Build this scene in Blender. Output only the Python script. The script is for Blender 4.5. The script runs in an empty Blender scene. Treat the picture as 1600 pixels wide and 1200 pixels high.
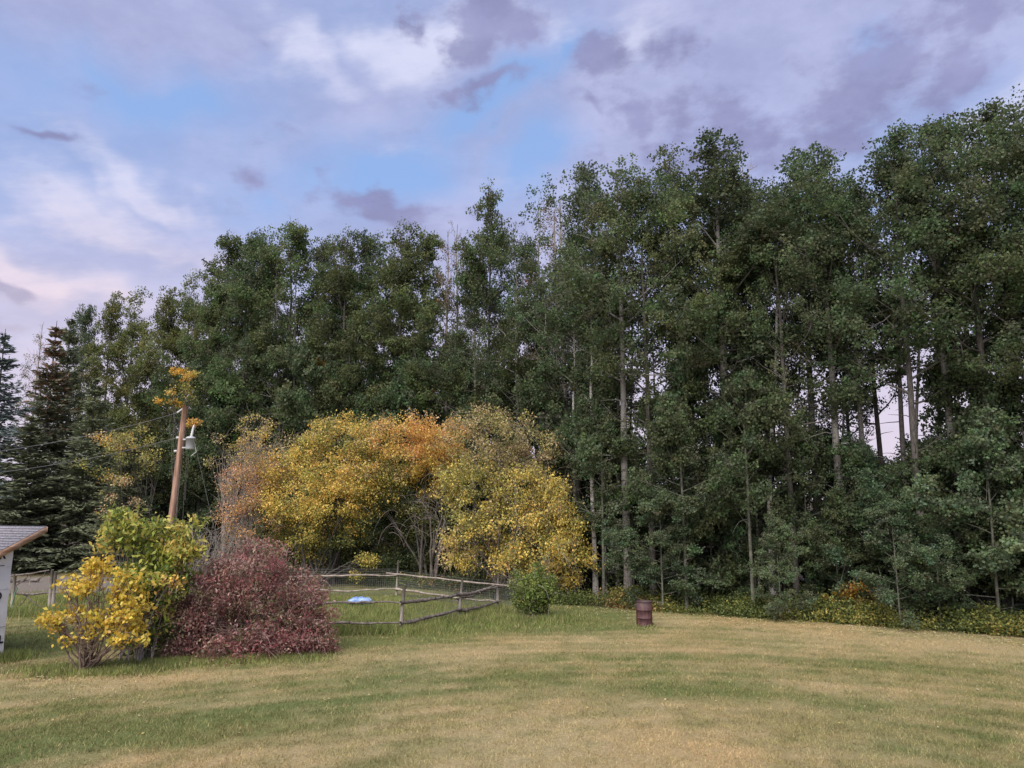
import bpy, math, random
import numpy as np
from mathutils import Vector

R_ = math.radians
scene = bpy.context.scene
COL = scene.collection

# ------------------------------------------------------------------ camera
CAM_H, FPX, PITCH = 4.6, 1142.0, R_(8.86)
cam_d = bpy.data.cameras.new('camera')
cam = bpy.data.objects.new('camera', cam_d)
COL.objects.link(cam)
cam.location = (0, 0, CAM_H)
cam.rotation_euler = (R_(90) + PITCH, 0, 0)
cam_d.sensor_width = 36
cam_d.lens = FPX / 1600 * 36
cam_d.clip_end = 3000
scene.camera = cam

# ------------------------------------------------------------------ sun, exposure
SUN_EL, SUN_AZ = R_(52), R_(205)          # behind the camera, a little to its left; veiled by cloud
sun_d = bpy.data.lights.new('sun', 'SUN')
sun = bpy.data.objects.new('sun', sun_d)
COL.objects.link(sun)
sun_d.energy = 2.8
sun_d.angle = R_(60)
sun_d.color = (1.0, 0.92, 0.80)
sdir = Vector((math.sin(SUN_AZ) * math.cos(SUN_EL), math.cos(SUN_AZ) * math.cos(SUN_EL), math.sin(SUN_EL)))
sun.rotation_euler = sdir.to_track_quat('Z', 'Y').to_euler()
sun.location = (0, -20, 40)
scene.view_settings.view_transform = 'Standard'
scene.view_settings.look = 'None'
scene.view_settings.exposure = 0.97
scene.view_settings.gamma = 1
scene.view_settings.use_curve_mapping = False
scene.cycles.max_bounces = 6
scene.cycles.diffuse_bounces = 3
scene.cycles.transmission_bounces = 3
scene.cycles.glossy_bounces = 2
scene.cycles.use_denoising = True
scene.cycles.denoiser = 'OPENIMAGEDENOISE'
scene.cycles.denoising_input_passes = 'RGB_ALBEDO_NORMAL'
scene.cycles.denoising_prefilter = 'ACCURATE'


def pixdir(px, py):
    c, s = math.cos(PITCH), math.sin(PITCH)
    v = 600 - py
    return Vector(((px - 800), FPX * c - v * s, FPX * s + v * c))


# ------------------------------------------------------------------ world: clear dusk sky under broken cloud
world = bpy.data.worlds.new('World')
scene.world = world
world.use_nodes = True
world.cycles.sampling_method = 'NONE'      # a broad even sky needs no importance map
NT = world.node_tree
NT.nodes.clear()


class NB:
    """small helper for building node graphs"""
    def __init__(s, tree): s.t = tree

    def n(s, typ, **kw):
        nd = s.t.nodes.new(typ)
        for k, v in kw.items(): setattr(nd, k, v)
        return nd

    def put(s, sock, v):
        if isinstance(v, bpy.types.NodeSocket): s.t.links.new(v, sock)
        elif v is not None: sock.default_value = v

    def m(s, op, a, b=None, c=None, clamp=False):
        nd = s.n('ShaderNodeMath', operation=op, use_clamp=clamp)
        for i, v in enumerate((a, b, c)): s.put(nd.inputs[i], v)
        return nd.outputs[0]

    def noise(s, vec, scale, detail=5, rough=0.55, dist=0.0, lac=2.0):
        nd = s.n('ShaderNodeTexNoise')
        s.put(nd.inputs['Vector'], vec)
        nd.inputs['Scale'].default_value = scale
        nd.inputs['Detail'].default_value = detail
        nd.inputs['Roughness'].default_value = rough
        nd.inputs['Distortion'].default_value = dist
        nd.inputs['Lacunarity'].default_value = lac
        return nd.outputs[0]

    def ramp(s, v, lo, hi, a=0.0, b=1.0, smooth=True):
        nd = s.n('ShaderNodeMapRange', interpolation_type='SMOOTHSTEP' if smooth else 'LINEAR')
        s.put(nd.inputs[0], v)
        for i, q in zip((1, 2, 3, 4), (lo, hi, a, b)): nd.inputs[i].default_value = q
        return nd.outputs[0]

    def mix(s, f, a, b, mode='MIX'):
        nd = s.n('ShaderNodeMix', data_type='RGBA', blend_type=mode)
        s.put(nd.inputs[0], f)
        for i, v in ((6, a), (7, b)):
            if isinstance(v, (tuple, list)): v = (*v[:3], 1)
            s.put(nd.inputs[i], v)
        return nd.outputs[2]

    def xyz(s, x, y, z=0.0):
        nd = s.n('ShaderNodeCombineXYZ')
        for i, v in enumerate((x, y, z)): s.put(nd.inputs[i], v)
        return nd.outputs[0]


def build_sky():
    b = NB(NT)
    tc = b.n('ShaderNodeTexCoord')
    sp = b.n('ShaderNodeSeparateXYZ')
    NT.links.new(tc.outputs['Generated'], sp.inputs[0])
    x, y, z = sp.outputs
    az = b.m('ARCTAN2', x, y)
    el = b.m('ARCSINE', z)
    zz = b.m('ADD', b.m('MAXIMUM', z, 0.0), 0.22)
    plane = b.xyz(b.m('DIVIDE', x, zz), b.m('DIVIDE', y, zz), 0.0)
    n_big = b.noise(plane, 1.1, 2, 0.5)
    n_mid = b.noise(plane, 4.5, 6, 0.62)
    n_puff = b.noise(b.xyz(b.m('MULTIPLY', az, 1.0), b.m('MULTIPLY', el, 1.7), 2.0), 12.0, 6, 0.6)
    n_wisp = b.noise(b.xyz(b.m('ADD', az, b.m('MULTIPLY', el, 0.9)), b.m('MULTIPLY', b.m('SUBTRACT', el, b.m('MULTIPLY', az, 0.25)), 3.4), 5.0), 4.0, 6, 0.62)
    wv = b.n('ShaderNodeTexNoise')
    b.put(wv.inputs['Vector'], b.xyz(az, el, 8.0))
    wv.inputs['Scale'].default_value = 4.0
    wv.inputs['Detail'].default_value = 4
    wv.inputs['Roughness'].default_value = .6
    vm = b.n('ShaderNodeVectorMath', operation='MULTIPLY_ADD')
    b.put(vm.inputs[0], wv.outputs['Color'])
    vm.inputs[1].default_value = (.30, .22, 0)
    b.put(vm.inputs[2], b.xyz(b.m('SUBTRACT', az, .15), b.m('SUBTRACT', el, .11), 0.0))
    wpos = vm.outputs[0]

    def blobs(lst):
        """soft cloud masses at given directions of the sky dome (azimuth, elevation)"""
        out = None
        for (px, py, rx, ry, tilt, wt) in lst:
            d = pixdir(px, py).normalized()
            mp = b.n('ShaderNodeMapping', vector_type='TEXTURE')
            b.put(mp.inputs[0], wpos)
            mp.inputs['Location'].default_value = (math.atan2(d.x, d.y), math.asin(d.z), 0)
            mp.inputs['Rotation'].default_value = (0, 0, R_(tilt))
            mp.inputs['Scale'].default_value = (1.75 * rx / FPX, 1.75 * ry / FPX, 1)
            g = b.n('ShaderNodeTexGradient', gradient_type='QUADRATIC_SPHERE')
            b.put(g.inputs[0], mp.outputs[0])
            g2 = b.m('MULTIPLY', g.outputs[1], wt * 1.6, clamp=True)
            out = g2 if out is None else b.m('MAXIMUM', out, g2)
        return out

    sky = b.n('ShaderNodeTexSky', sky_type='NISHITA')
    sky.sun_disc = False
    sky.sun_elevation = SUN_EL
    sky.sun_rotation = SUN_AZ
    sky.air_density = 1.0
    sky.dust_density = 0.6
    sky.ozone_density = 2.5
    K = 6.1                                      # background strength is 0.1

    def c(r, g, bl): return (r * K, g * K, bl * K)
    clear = b.mix(0.7, sky.outputs[0], c(0.27, 0.42, 0.76))
    # thin lavender veil almost everywhere, opened by the blue gaps
    blue = blobs([(780, 135, 150, 42, 25, 1.0), (250, 150, 200, 60, 5, .8), (640, 240, 170, 60, 20, .85), (880, 90, 80, 40, 30, .8),
                  (830, 240, 70, 80, 0, .8), (1370, 40, 60, 26, 0, .6), (450, 330, 90, 40, 0, .35), (1330, 330, 60, 40, 0, .4)])
    veil = b.m('SUBTRACT', b.ramp(n_big, 0.30, 0.56, 0.45, 0.95), b.m('MULTIPLY', blue, 0.9), clamp=True)
    veil_c = b.mix(b.ramp(n_mid, 0.35, 0.68), c(0.325, 0.35, 0.56), c(0.42, 0.445, 0.67))
    col = b.mix(veil, clear, veil_c)
    # bright wisps
    wb = blobs([(470, 95, 150, 60, -20, 1.0), (640, 50, 170, 60, 10, 1.0), (1010, 40, 130, 60, 30, .7),
                (190, 350, 230, 60, -8, 1.0), (1560, 190, 150, 70, 20, 1.0), (60, 450, 170, 40, -5, 1.0), (900, 330, 80, 50, 0, .3), (240, 290, 150, 34, -28, .8), (850, 60, 120, 70, 0, .6)])
    wis = b.ramp(b.m('MULTIPLY_ADD', b.m('SUBTRACT', n_wisp, 0.5), 2.2, b.m('MULTIPLY_ADD', wb, .8, .0)), 0.15, 1.25)
    warm = b.ramp(el, 0.10, 0.42, 1.0, 0.0)
    wis_c = b.mix(warm, c(0.58, 0.60, 0.78), c(0.84, 0.65, 0.67))
    col = b.mix(wis, col, wis_c)
    # heavier lavender-grey puffs with ragged edges
    db = blobs([(760, 35, 110, 50, 0, 1.0), (945, 95, 70, 50, 0, 1.0), (1065, 60, 60, 40, 20, .9), (760, 118, 90, 22, -5, .8), (620, 298, 150, 36, 5, .95),
                (1330, 120, 280, 95, 22, .9), (1130, 190, 190, 80, 0, .75), (1540, 30, 160, 50, 25, .9), (120, 228, 80, 13, -6, .75), (25, 480, 60, 15, 5, 1.0),
                (1000, 190, 70, 30, 0, .7), (430, 280, 100, 26, 0, .6), (30, 545, 70, 18, 0, .7), (640, 15, 46, 30, 0, .95), (930, 170, 60, 20, 0, .7)])
    drk = b.ramp(b.m('MULTIPLY_ADD', b.m('SUBTRACT', n_puff, 0.5), 2.8, db), 0.27, 1.05)
    drk_c = b.mix(b.ramp(n_mid, .35, .65), c(0.215, 0.22, 0.39), c(0.28, 0.29, 0.49))
    col = b.mix(b.m('MULTIPLY', drk, 0.86), col, drk_c)
    # warm glow low over the horizon, all the way round
    low = b.ramp(el, 0.0, 0.42, 0.75, 0.0)
    col = b.mix(low, col, c(0.76, 0.65, 0.72))
    bg = b.n('ShaderNodeBackground')
    bg.inputs[1].default_value = 0.1
    out = b.n('ShaderNodeOutputWorld')
    NT.links.new(col, bg.inputs[0])
    NT.links.new(bg.outputs[0], out.inputs[0])


build_sky()


# ------------------------------------------------------------------ helpers
def at(px, py, Y):
    d = pixdir(px, py)
    k = Y / d.y
    return Vector((d.x * k, Y, CAM_H + d.z * k))


def gnd(px, py):
    d = pixdir(px, py)
    k = -CAM_H / d.z
    return Vector((d.x * k, d.y * k, 0))


def px2m(n, Y): return n * Y / FPX


def hash2(ix, iy, seed):
    v = np.sin(ix * 127.1 + iy * 311.7 + seed * 74.7) * 43758.5453
    return v - np.floor(v)


def vnoise(x, y, seed=0):
    ix, iy = np.floor(x), np.floor(y)
    fx, fy = x - ix, y - iy
    fx, fy = fx * fx * (3 - 2 * fx), fy * fy * (3 - 2 * fy)
    a, b = hash2(ix, iy, seed), hash2(ix + 1, iy, seed)
    c, d = hash2(ix, iy + 1, seed), hash2(ix + 1, iy + 1, seed)
    return (a * (1 - fx) + b * fx) * (1 - fy) + (c * (1 - fx) + d * fx) * fy


def fbm(x, y, seed=0, oct=4):
    o, a, t = 0, 1.0, 0
    for i in range(oct):
        o = o + a * vnoise(x * 2 ** i + 17 * i, y * 2 ** i - 9 * i, seed + i)
        t += a
        a *= .55
    return o / t


def mesh_np(name, verts, faces, mat=None, col=None, smooth=False):
    """verts (N,3), faces (M,3|4) int array, col optional (N,3) colours"""
    verts = np.asarray(verts, dtype=np.float32)
    faces = np.asarray(faces, dtype=np.int32)
    k = faces.shape[1]
    me = bpy.data.meshes.new(name)
    me.vertices.add(len(verts))
    me.vertices.foreach_set('co', verts.ravel())
    me.loops.add(faces.size)
    me.loops.foreach_set('vertex_index', faces.ravel())
    me.polygons.add(len(faces))
    me.polygons.foreach_set('loop_start', np.arange(0, faces.size, k, dtype=np.int32))
    if smooth: me.polygons.foreach_set('use_smooth', np.ones(len(faces), dtype=bool))
    if col is not None:
        a = me.attributes.new('tint', 'FLOAT_COLOR', 'POINT')
        c4 = np.ones((len(verts), 4), dtype=np.float32)
        c4[:, :3] = col
        a.data.foreach_set('color', c4.ravel())
    me.update(calc_edges=True)
    if mat: me.materials.append(mat)
    return me


def link(name, me, parent=None, loc=None):
    o = bpy.data.objects.new(name, me)
    COL.objects.link(o)
    if parent: o.parent = parent
    if loc is not None: o.location = loc
    return o


def empty(name, loc, rz=0.0):
    o = bpy.data.objects.new(name, None)
    o.empty_display_size = .3
    COL.objects.link(o)
    o.location = loc
    o.rotation_euler = (0, 0, rz)
    return o


def tag(o, label=None, cat=None, group=None, kind=None):
    if label: o['label'] = label
    if cat: o['category'] = cat
    if group: o['group'] = group
    if kind: o['kind'] = kind
    return o


def tubes(lst):
    """lst of (pts Nx3, radii N, sides) -> verts, quad faces"""
    V, F, off = [], [], 0
    for pts, rad, n in lst:
        pts = np.asarray(pts, float)
        rad = np.asarray(rad, float)
        m = len(pts)
        t = np.gradient(pts, axis=0)
        t /= np.linalg.norm(t, axis=1)[:, None] + 1e-9
        ref = np.array([0, 0, 1.]) if abs(t[:, 2]).mean() < .8 else np.array([1., 0, 0])
        u = np.cross(t, ref)
        u /= np.linalg.norm(u, axis=1)[:, None] + 1e-9
        w = np.cross(t, u)
        a = np.linspace(0, 2 * math.pi, n, endpoint=False)
        ring = (u[:, None] * np.cos(a)[None, :, None] + w[:, None] * np.sin(a)[None, :, None]) * rad[:, None, None] + pts[:, None]
        V.append(ring.reshape(-1, 3))
        i = np.arange(m - 1)[:, None] * n
        j = np.arange(n)[None]
        j2 = (j + 1) % n
        F.append(np.stack([i + j, i + j2, i + n + j2, i + n + j], -1).reshape(-1, 4) + off)
        off += m * n
        # end caps as quads fanned over a doubled centre
        for e, s in ((0, 1), (m - 1, -1)):
            V.append(pts[e][None])
            jj = np.arange(0, n, 2) if n % 2 == 0 else np.arange(0, n - 1, 2)
            base = off - m * n if e == 0 else off - n - 1
            base = (off - m * n) if e == 0 else (off - 1 - n)
            q = np.stack([np.full(len(jj), off), base + jj, base + (jj + 1) % n, base + (jj + 2) % n], -1)
            F.append(q[:, ::s])
            off += 1
    return np.concatenate(V), np.concatenate(F)


def box(cx, cy, cz, sx, sy, sz):
    s = np.array([[-1, -1, -1], [1, -1, -1], [1, 1, -1], [-1, 1, -1], [-1, -1, 1], [1, -1, 1], [1, 1, 1], [-1, 1, 1]], float) * .5
    v = s * np.array([sx, sy, sz]) + np.array([cx, cy, cz])
    f = np.array([[0, 3, 2, 1], [4, 5, 6, 7], [0, 1, 5, 4], [1, 2, 6, 5], [2, 3, 7, 6], [3, 0, 4, 7]])
    return v, f


def join(parts):
    V, F, o = [], [], 0
    for v, f in parts:
        V.append(v); F.append(np.asarray(f) + o); o += len(v)
    return np.concatenate(V), np.concatenate(F)


def lathe(profile, n=32):
    pr = np.asarray(profile, float)
    a = np.linspace(0, 2 * math.pi, n, endpoint=False)
    v = np.stack([pr[:, 0][:, None] * np.cos(a), pr[:, 0][:, None] * np.sin(a), np.repeat(pr[:, 1][:, None], n, 1)], -1).reshape(-1, 3)
    i = np.arange(len(pr) - 1)[:, None] * n
    j = np.arange(n)[None]
    f = np.stack([i + j, i + (j + 1) % n, i + n + (j + 1) % n, i + n + j], -1).reshape(-1, 4)
    return v, f


def unit(v): return v / (np.linalg.norm(v, axis=-1, keepdims=True) + 1e-9)


def leaf_quads(c, size, rng, aspect=.75, up=0.0, droop=0.0):
    """one bent rhombic blade for each centre: verts (4N,3), faces (N,4)"""
    n = len(c)
    d = rng.normal(size=(n, 3))
    d[:, 2] -= droop
    d = unit(d)
    nn = rng.normal(size=(n, 3))
    nn[:, 2] += up
    w = unit(np.cross(d, nn))
    h = np.cross(d, w)
    s = np.asarray(size).reshape(-1, 1) * np.ones((n, 1))
    fold = h * s * rng.uniform(-.2, .2, (n, 1))
    v = np.stack([c - d * s * .5, c + w * s * aspect * .5 + fold - d * s * .06, c + d * s * .5, c - w * s * aspect * .5 + fold - d * s * .06], 1)
    return v.reshape(-1, 3), np.arange(4 * n).reshape(n, 4)


# ------------------------------------------------------------------ materials
def new_mat(name):
    m = bpy.data.materials.new(name)
    m.use_nodes = True
    m.node_tree.nodes.clear()
    return m, NB(m.node_tree)


def finish(m, b, shader):
    o = b.n('ShaderNodeOutputMaterial')
    m.node_tree.links.new(shader, o.inputs[0])
    return m


def leaf_mat(name, trans=.3, rough=.55, spec=.35, jitter=.18):
    m, b = new_mat(name)
    at_ = b.n('ShaderNodeAttribute', attribute_name='tint')
    oi = b.n('ShaderNodeObjectInfo')
    k = b.m('MULTIPLY_ADD', oi.outputs['Random'], 2 * jitter, 1 - jitter)
    hs = b.n('ShaderNodeHueSaturation')
    b.put(hs.inputs['Color'], at_.outputs['Color'])
    b.put(hs.inputs['Value'], k)
    r2 = b.m('FRACT', b.m('MULTIPLY', oi.outputs['Random'], 7.31))
    if jitter: b.put(hs.inputs['Hue'], b.m('MULTIPLY_ADD', r2, .026, .489))
    p = b.n('ShaderNodeBsdfPrincipled')
    b.put(p.inputs['Base Color'], hs.outputs[0])
    p.inputs['Roughness'].default_value = rough
    p.inputs['Specular IOR Level'].default_value = spec
    t = b.n('ShaderNodeBsdfTranslucent')
    b.put(t.inputs[0], hs.outputs[0])
    mx = b.n('ShaderNodeMixShader')
    mx.inputs[0].default_value = trans
    b.put(mx.inputs[1], p.outputs[0])
    b.put(mx.inputs[2], t.outputs[0])
    return finish(m, b, mx.outputs[0])


def plain_mat(name, base, rough=.8, var=.25, scale=8.0, spec=.3, metal=0, bump=.0, stretch=(1, 1, 1), second=None):
    m, b = new_mat(name)
    tc = b.n('ShaderNodeTexCoord')
    mp = b.n('ShaderNodeMapping')
    mp.inputs['Scale'].default_value = stretch
    b.put(mp.inputs[0], tc.outputs['Object'])
    nz = b.noise(mp.outputs[0], scale, 6, .6)
    dark = tuple(v * (1 - var) for v in base)
    lite = second or tuple(min(1, v * (1 + var)) for v in base)
    col = b.mix(b.ramp(nz, .35, .65), dark, lite)
    p = b.n('ShaderNodeBsdfPrincipled')
    b.put(p.inputs['Base Color'], col)
    p.inputs['Roughness'].default_value = rough
    p.inputs['Specular IOR Level'].default_value = spec
    p.inputs['Metallic'].default_value = metal
    if bump:
        bp = b.n('ShaderNodeBump')
        bp.inputs['Strength'].default_value = bump
        bp.inputs['Distance'].default_value = .02
        b.put(bp.inputs['Height'], b.noise(mp.outputs[0], scale * 3, 5, .65))
        b.put(p.inputs['Normal'], bp.outputs[0])
    return finish(m, b, p.outputs[0])


def bark_mat(name, pale, dark, base_dark, foot_k=1.0):
    """aspen bark: pale, with dark horizontal scars and a rough dark foot"""
    m, b = new_mat(name)
    tc = b.n('ShaderNodeTexCoord')
    mp = b.n('ShaderNodeMapping')
    mp.inputs['Scale'].default_value = (1, 1, 3.2)
    b.put(mp.inputs[0], tc.outputs['Object'])
    mp2 = b.n('ShaderNodeMapping')
    mp2.inputs['Scale'].default_value = (5, 5, .9)
    b.put(mp2.inputs[0], tc.outputs['Object'])
    scars = b.ramp(b.noise(mp.outputs[0], 3.0, 5, .7, .4), .54, .64)
    rough = b.ramp(b.noise(mp2.outputs[0], 4.0, 5, .6), .4, .65)
    sp = b.n('ShaderNodeSeparateXYZ')
    b.put(sp.inputs[0], tc.outputs['Object'])
    big = b.noise(tc.outputs['Object'], .55, 3, .5)
    c0 = b.mix(b.ramp(big, .35, .65), tuple(.72 * v for v in pale), pale)
    c1 = b.mix(b.m('MULTIPLY', scars, .85), c0, dark)
    foot = b.m('MULTIPLY', b.ramp(b.m('ADD', sp.outputs[2], b.m('MULTIPLY', big, 2.0)), 1.2 * foot_k, 4.2 * foot_k, 1, .12), b.m('ADD', b.m('MULTIPLY', rough, .7), .3))
    c2 = b.mix(foot, c1, base_dark)
    p = b.n('ShaderNodeBsdfPrincipled')
    b.put(p.inputs['Base Color'], c2)
    p.inputs['Roughness'].default_value = .85
    p.inputs['Specular IOR Level'].default_value = .2
    bp = b.n('ShaderNodeBump')
    bp.inputs['Strength'].default_value = .6
    bp.inputs['Distance'].default_value = .03
    b.put(bp.inputs['Height'], b.m('ADD', rough, scars))
    b.put(p.inputs['Normal'], bp.outputs[0])
    return finish(m, b, p.outputs[0])


M = {}
M['leaf'] = leaf_mat('poplar_leaf', .38, .6, .22)
M['bush_leaf'] = leaf_mat('bush_leaf', .35, .5, .3, .0)
M['needle'] = leaf_mat('spruce_needle', .1, .7, .2, .08)
M['blade'] = leaf_mat('grass_blade', .25, .7, .15, .0)
M['bark'] = bark_mat('poplar_bark', (.30, .285, .27), (.06, .05, .045), (.12, .105, .095))
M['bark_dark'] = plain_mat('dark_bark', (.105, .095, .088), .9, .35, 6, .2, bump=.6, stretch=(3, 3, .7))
M['bark_white'] = bark_mat('white_poplar_bark', (.56, .54, .51), (.07, .06, .055), (.20, .18, .165), .35)
M['bark_young'] = plain_mat('young_poplar_bark', (.15, .15, .125), .85, .3, 5, .2)
M['bark_dead'] = plain_mat('dead_branch_bark', (.14, .12, .11), .9, .3, 6, .2)
M['bark_stem'] = plain_mat('brown_stem_bark', (.17, .125, .105), .85, .3, 6, .2)
M['bark_grey'] = plain_mat('grey_twig_bark', (.26, .23, .21), .9, .25, 6, .2)
M['bark_red'] = plain_mat('red_twig_bark', (.25, .17, .15), .7, .3, 6, .3)
M['rail'] = plain_mat('weathered_rail', (.145, .125, .115), .9, .4, 5, .2, bump=.6, stretch=(1.5, 1.5, 1.5))
M['rail_pale'] = plain_mat('barkless_rail', (.27, .23, .205), .85, .3, 4, .2, bump=.5)
M['post'] = plain_mat('fence_post_wood', (.26, .235, .21), .9, .25, 6, .2, bump=.5, stretch=(4, 4, .6))
M['wire'] = plain_mat('galvanised_wire', (.22, .22, .23), .5, .2, 3, .4, metal=.4)
M['pole'] = plain_mat('treated_pole_wood', (.36, .20, .14), .8, .35, 3, .2, bump=.5, stretch=(5, 5, .35), second=(.46, .30, .23))
M['can'] = plain_mat('grey_transformer_paint', (.46, .48, .52), .45, .08, 3, .5)
M['porcelain'] = plain_mat('insulator_glaze', (.50, .50, .52), .3, .1, 3, .5)
M['cable'] = plain_mat('aluminium_cable', (.20, .20, .21), .6, .1, 3, .4)
M['fascia'] = plain_mat('new_cedar_fascia', (.60, .34, .20), .7, .25, 3, .2, stretch=(1, .3, 6), second=(.74, .50, .36))
M['wrap'] = plain_mat('house_wrap', (.84, .85, .90), .55, .03, 2.5, .3)
M['ink'] = plain_mat('wrap_ink', (.02, .022, .04), .6, .1, 3, .2)
M['shingle'] = plain_mat('asphalt_shingle', (.24, .235, .265), .95, .35, 22, .1, bump=.6)
M['tarp'] = plain_mat('blue_tarp', (.10, .21, .50), .5, .2, 5, .3, second=(.34, .46, .70))
M['green_tube'] = plain_mat('green_hose', (.10, .22, .13), .5, .15, 4, .4)


def drum_mat():
    m, b = new_mat('rusty_drum_paint')
    tc = b.n('ShaderNodeTexCoord')
    sp = b.n('ShaderNodeSeparateXYZ')
    b.put(sp.inputs[0], tc.outputs['Object'])
    n1 = b.noise(tc.outputs['Object'], 5, 7, .65)
    n2 = b.noise(tc.outputs['Object'], 16, 5, .6)
    c = b.mix(b.ramp(n1, .38, .62), (.046, .020, .028), (.088, .040, .045))
    c = b.mix(b.m('MULTIPLY', b.ramp(n2, .5, .68), b.ramp(b.m('ADD', sp.outputs[2], b.m('MULTIPLY', n1, .5)), .25, .7, 1, .3)), c, (.15, .06, .04))
    mp = b.n('ShaderNodeMapping')
    mp.inputs['Scale'].default_value = (9, 9, 1.1)
    b.put(mp.inputs[0], tc.outputs['Object'])
    runs = b.ramp(b.noise(mp.outputs[0], 1.6, 4, .6), .52, .68)
    c = b.mix(b.m('MULTIPLY', runs, .75), c, (.17, .075, .045))
    soot = b.m('MULTIPLY', b.ramp(b.m('ADD', sp.outputs[2], b.m('MULTIPLY', n1, .5)), .85, 1.15), .6)
    c = b.mix(soot, c, (.05, .04, .042))
    p = b.n('ShaderNodeBsdfPrincipled')
    b.put(p.inputs['Base Color'], c)
    p.inputs['Roughness'].default_value = .6
    p.inputs['Specular IOR Level'].default_value = .4
    bp = b.n('ShaderNodeBump')
    bp.inputs['Strength'].default_value = .25
    bp.inputs['Distance'].default_value = .01
    b.put(bp.inputs['Height'], n2)
    b.put(p.inputs['Normal'], bp.outputs[0])
    return finish(m, b, p.outputs[0])


M['drum'] = drum_mat()


# ------------------------------------------------------------------ ground
def edge_y(x): return 33.8 - .5 * np.asarray(x, float)      # front edge of the wood


def wood_y(x):
    t = np.clip((5.5 - np.asarray(x, float)) / 4, 0, 1)
    return edge_y(x) + 7.5 * t * t * (3 - 2 * t)


def ellip(x, y, cx, cy, rx, ry, ang=0):
    c, s = math.cos(R_(ang)), math.sin(R_(ang))
    u = (x - cx) * c + (y - cy) * s
    v = (y - cy) * c - (x - cx) * s
    return np.exp(-((u / rx) ** 2 + (v / ry) ** 2))


def dryness(x, y):
    """0 green .. 1 straw: how dry the lawn is at a place"""
    # the mower circled: stripes follow wide rings about a point near the house
    wob = fbm(x * .12, y * .12, 40, 2) * 2.2
    v = np.sqrt(((x - 2.5) / 1.25) ** 2 + (y - 8.5) ** 2) + wob
    u = np.arctan2(y - 8.5, (x - 2.5) / 1.25) * 13
    st = fbm(u * .10, v * 1.0, 3, 4)
    big = fbm(x * .13, y * .13, 11, 3)
    fine = fbm(x * 1.1, y * 1.1, 21, 3)
    mid = fbm(x * .5 + 7, y * .8, 51, 3)
    mow = np.sin((v + .5 * fbm(u * .25, v * .25, 83, 2)) * 7.5) * fbm(u * .2, v * .35, 84, 2)
    d = -.235 + .18 * mow + .75 * st + .40 * big + .50 * (fine - .5) + .45 * (mid - .25)
    def G(px, py): p = gnd(px, py); return p.x, p.y
    for px, py, rx, ry, ang, w in ((1050, 1165, 3.2, 1.6, -10, .30), (1500, 1010, 6, 1.0, -27, .34), (1250, 985, 5, .8, -27, .3), (760, 1015, 2.5, 1.4, 10, .3),
                                   (900, 1000, 2.5, .8, 0, .25), (1400, 1075, 3.5, .7, -20, .25), (180, 1062, 3, .6, 0, .30), (760, 1180, 2.6, 1.0, 0, .2),
                                   (1010, 975, .9, .35, 0, .35),
                                   (1000, 1072, 4.5, .8, -14, -.22), (1300, 1100, 4.0, .9, -18, -.2), (1560, 1150, 3, .8, -22, -.15), (890, 962, 2.6, 2.4, 0, -.7),
                                   (60, 1000, 3.2, 3.0, 0, -.55), (560, 1010, 1.5, .8, 0, -.25), (730, 985, 3.5, 1.3, 20, -.3), (250, 1130, 5, 2.0, 10, -.2),
                                   (550, 1060, 2.0, .7, 0, -.2), (640, 940, 6, 6, 0, -.35), (120, 1150, 2.0, 1.0, 10, -.15), (400, 1040, 2.5, .5, 0, -.3), (1480, 1040, 3, .6, -20, -.15)):
        cx, cy = G(px, py)
        d = d + w * ellip(x, y, cx, cy, rx, ry, ang)
    # behind the fence and into the wood the grass is green and rank
    d = d + .35 * (fbm(x * 2.6, y * 2.6, 23, 2) - .5)
    return np.clip(d, 0, 1)


GREEN, STRAW = np.array([.18, .205, .075]), np.array([.475, .375, .205])


def lawn_col(x, y):
    d = dryness(x, y)[:, None]
    d = np.clip((d - .18) / .68, 0, 1)
    c = GREEN * (1 - d) + STRAW * d
    rose = fbm(x * .35, y * .35, 77, 3)[:, None]
    c = c * (1 + (rose - .5) * np.array([.22, .02, -.05]))
    return c


def gz(x, y):
    """gentle swells of the yard"""
    return .10 * (fbm(np.asarray(x, float) * .11, np.asarray(y, float) * .11, 5, 2) - .5)


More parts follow.
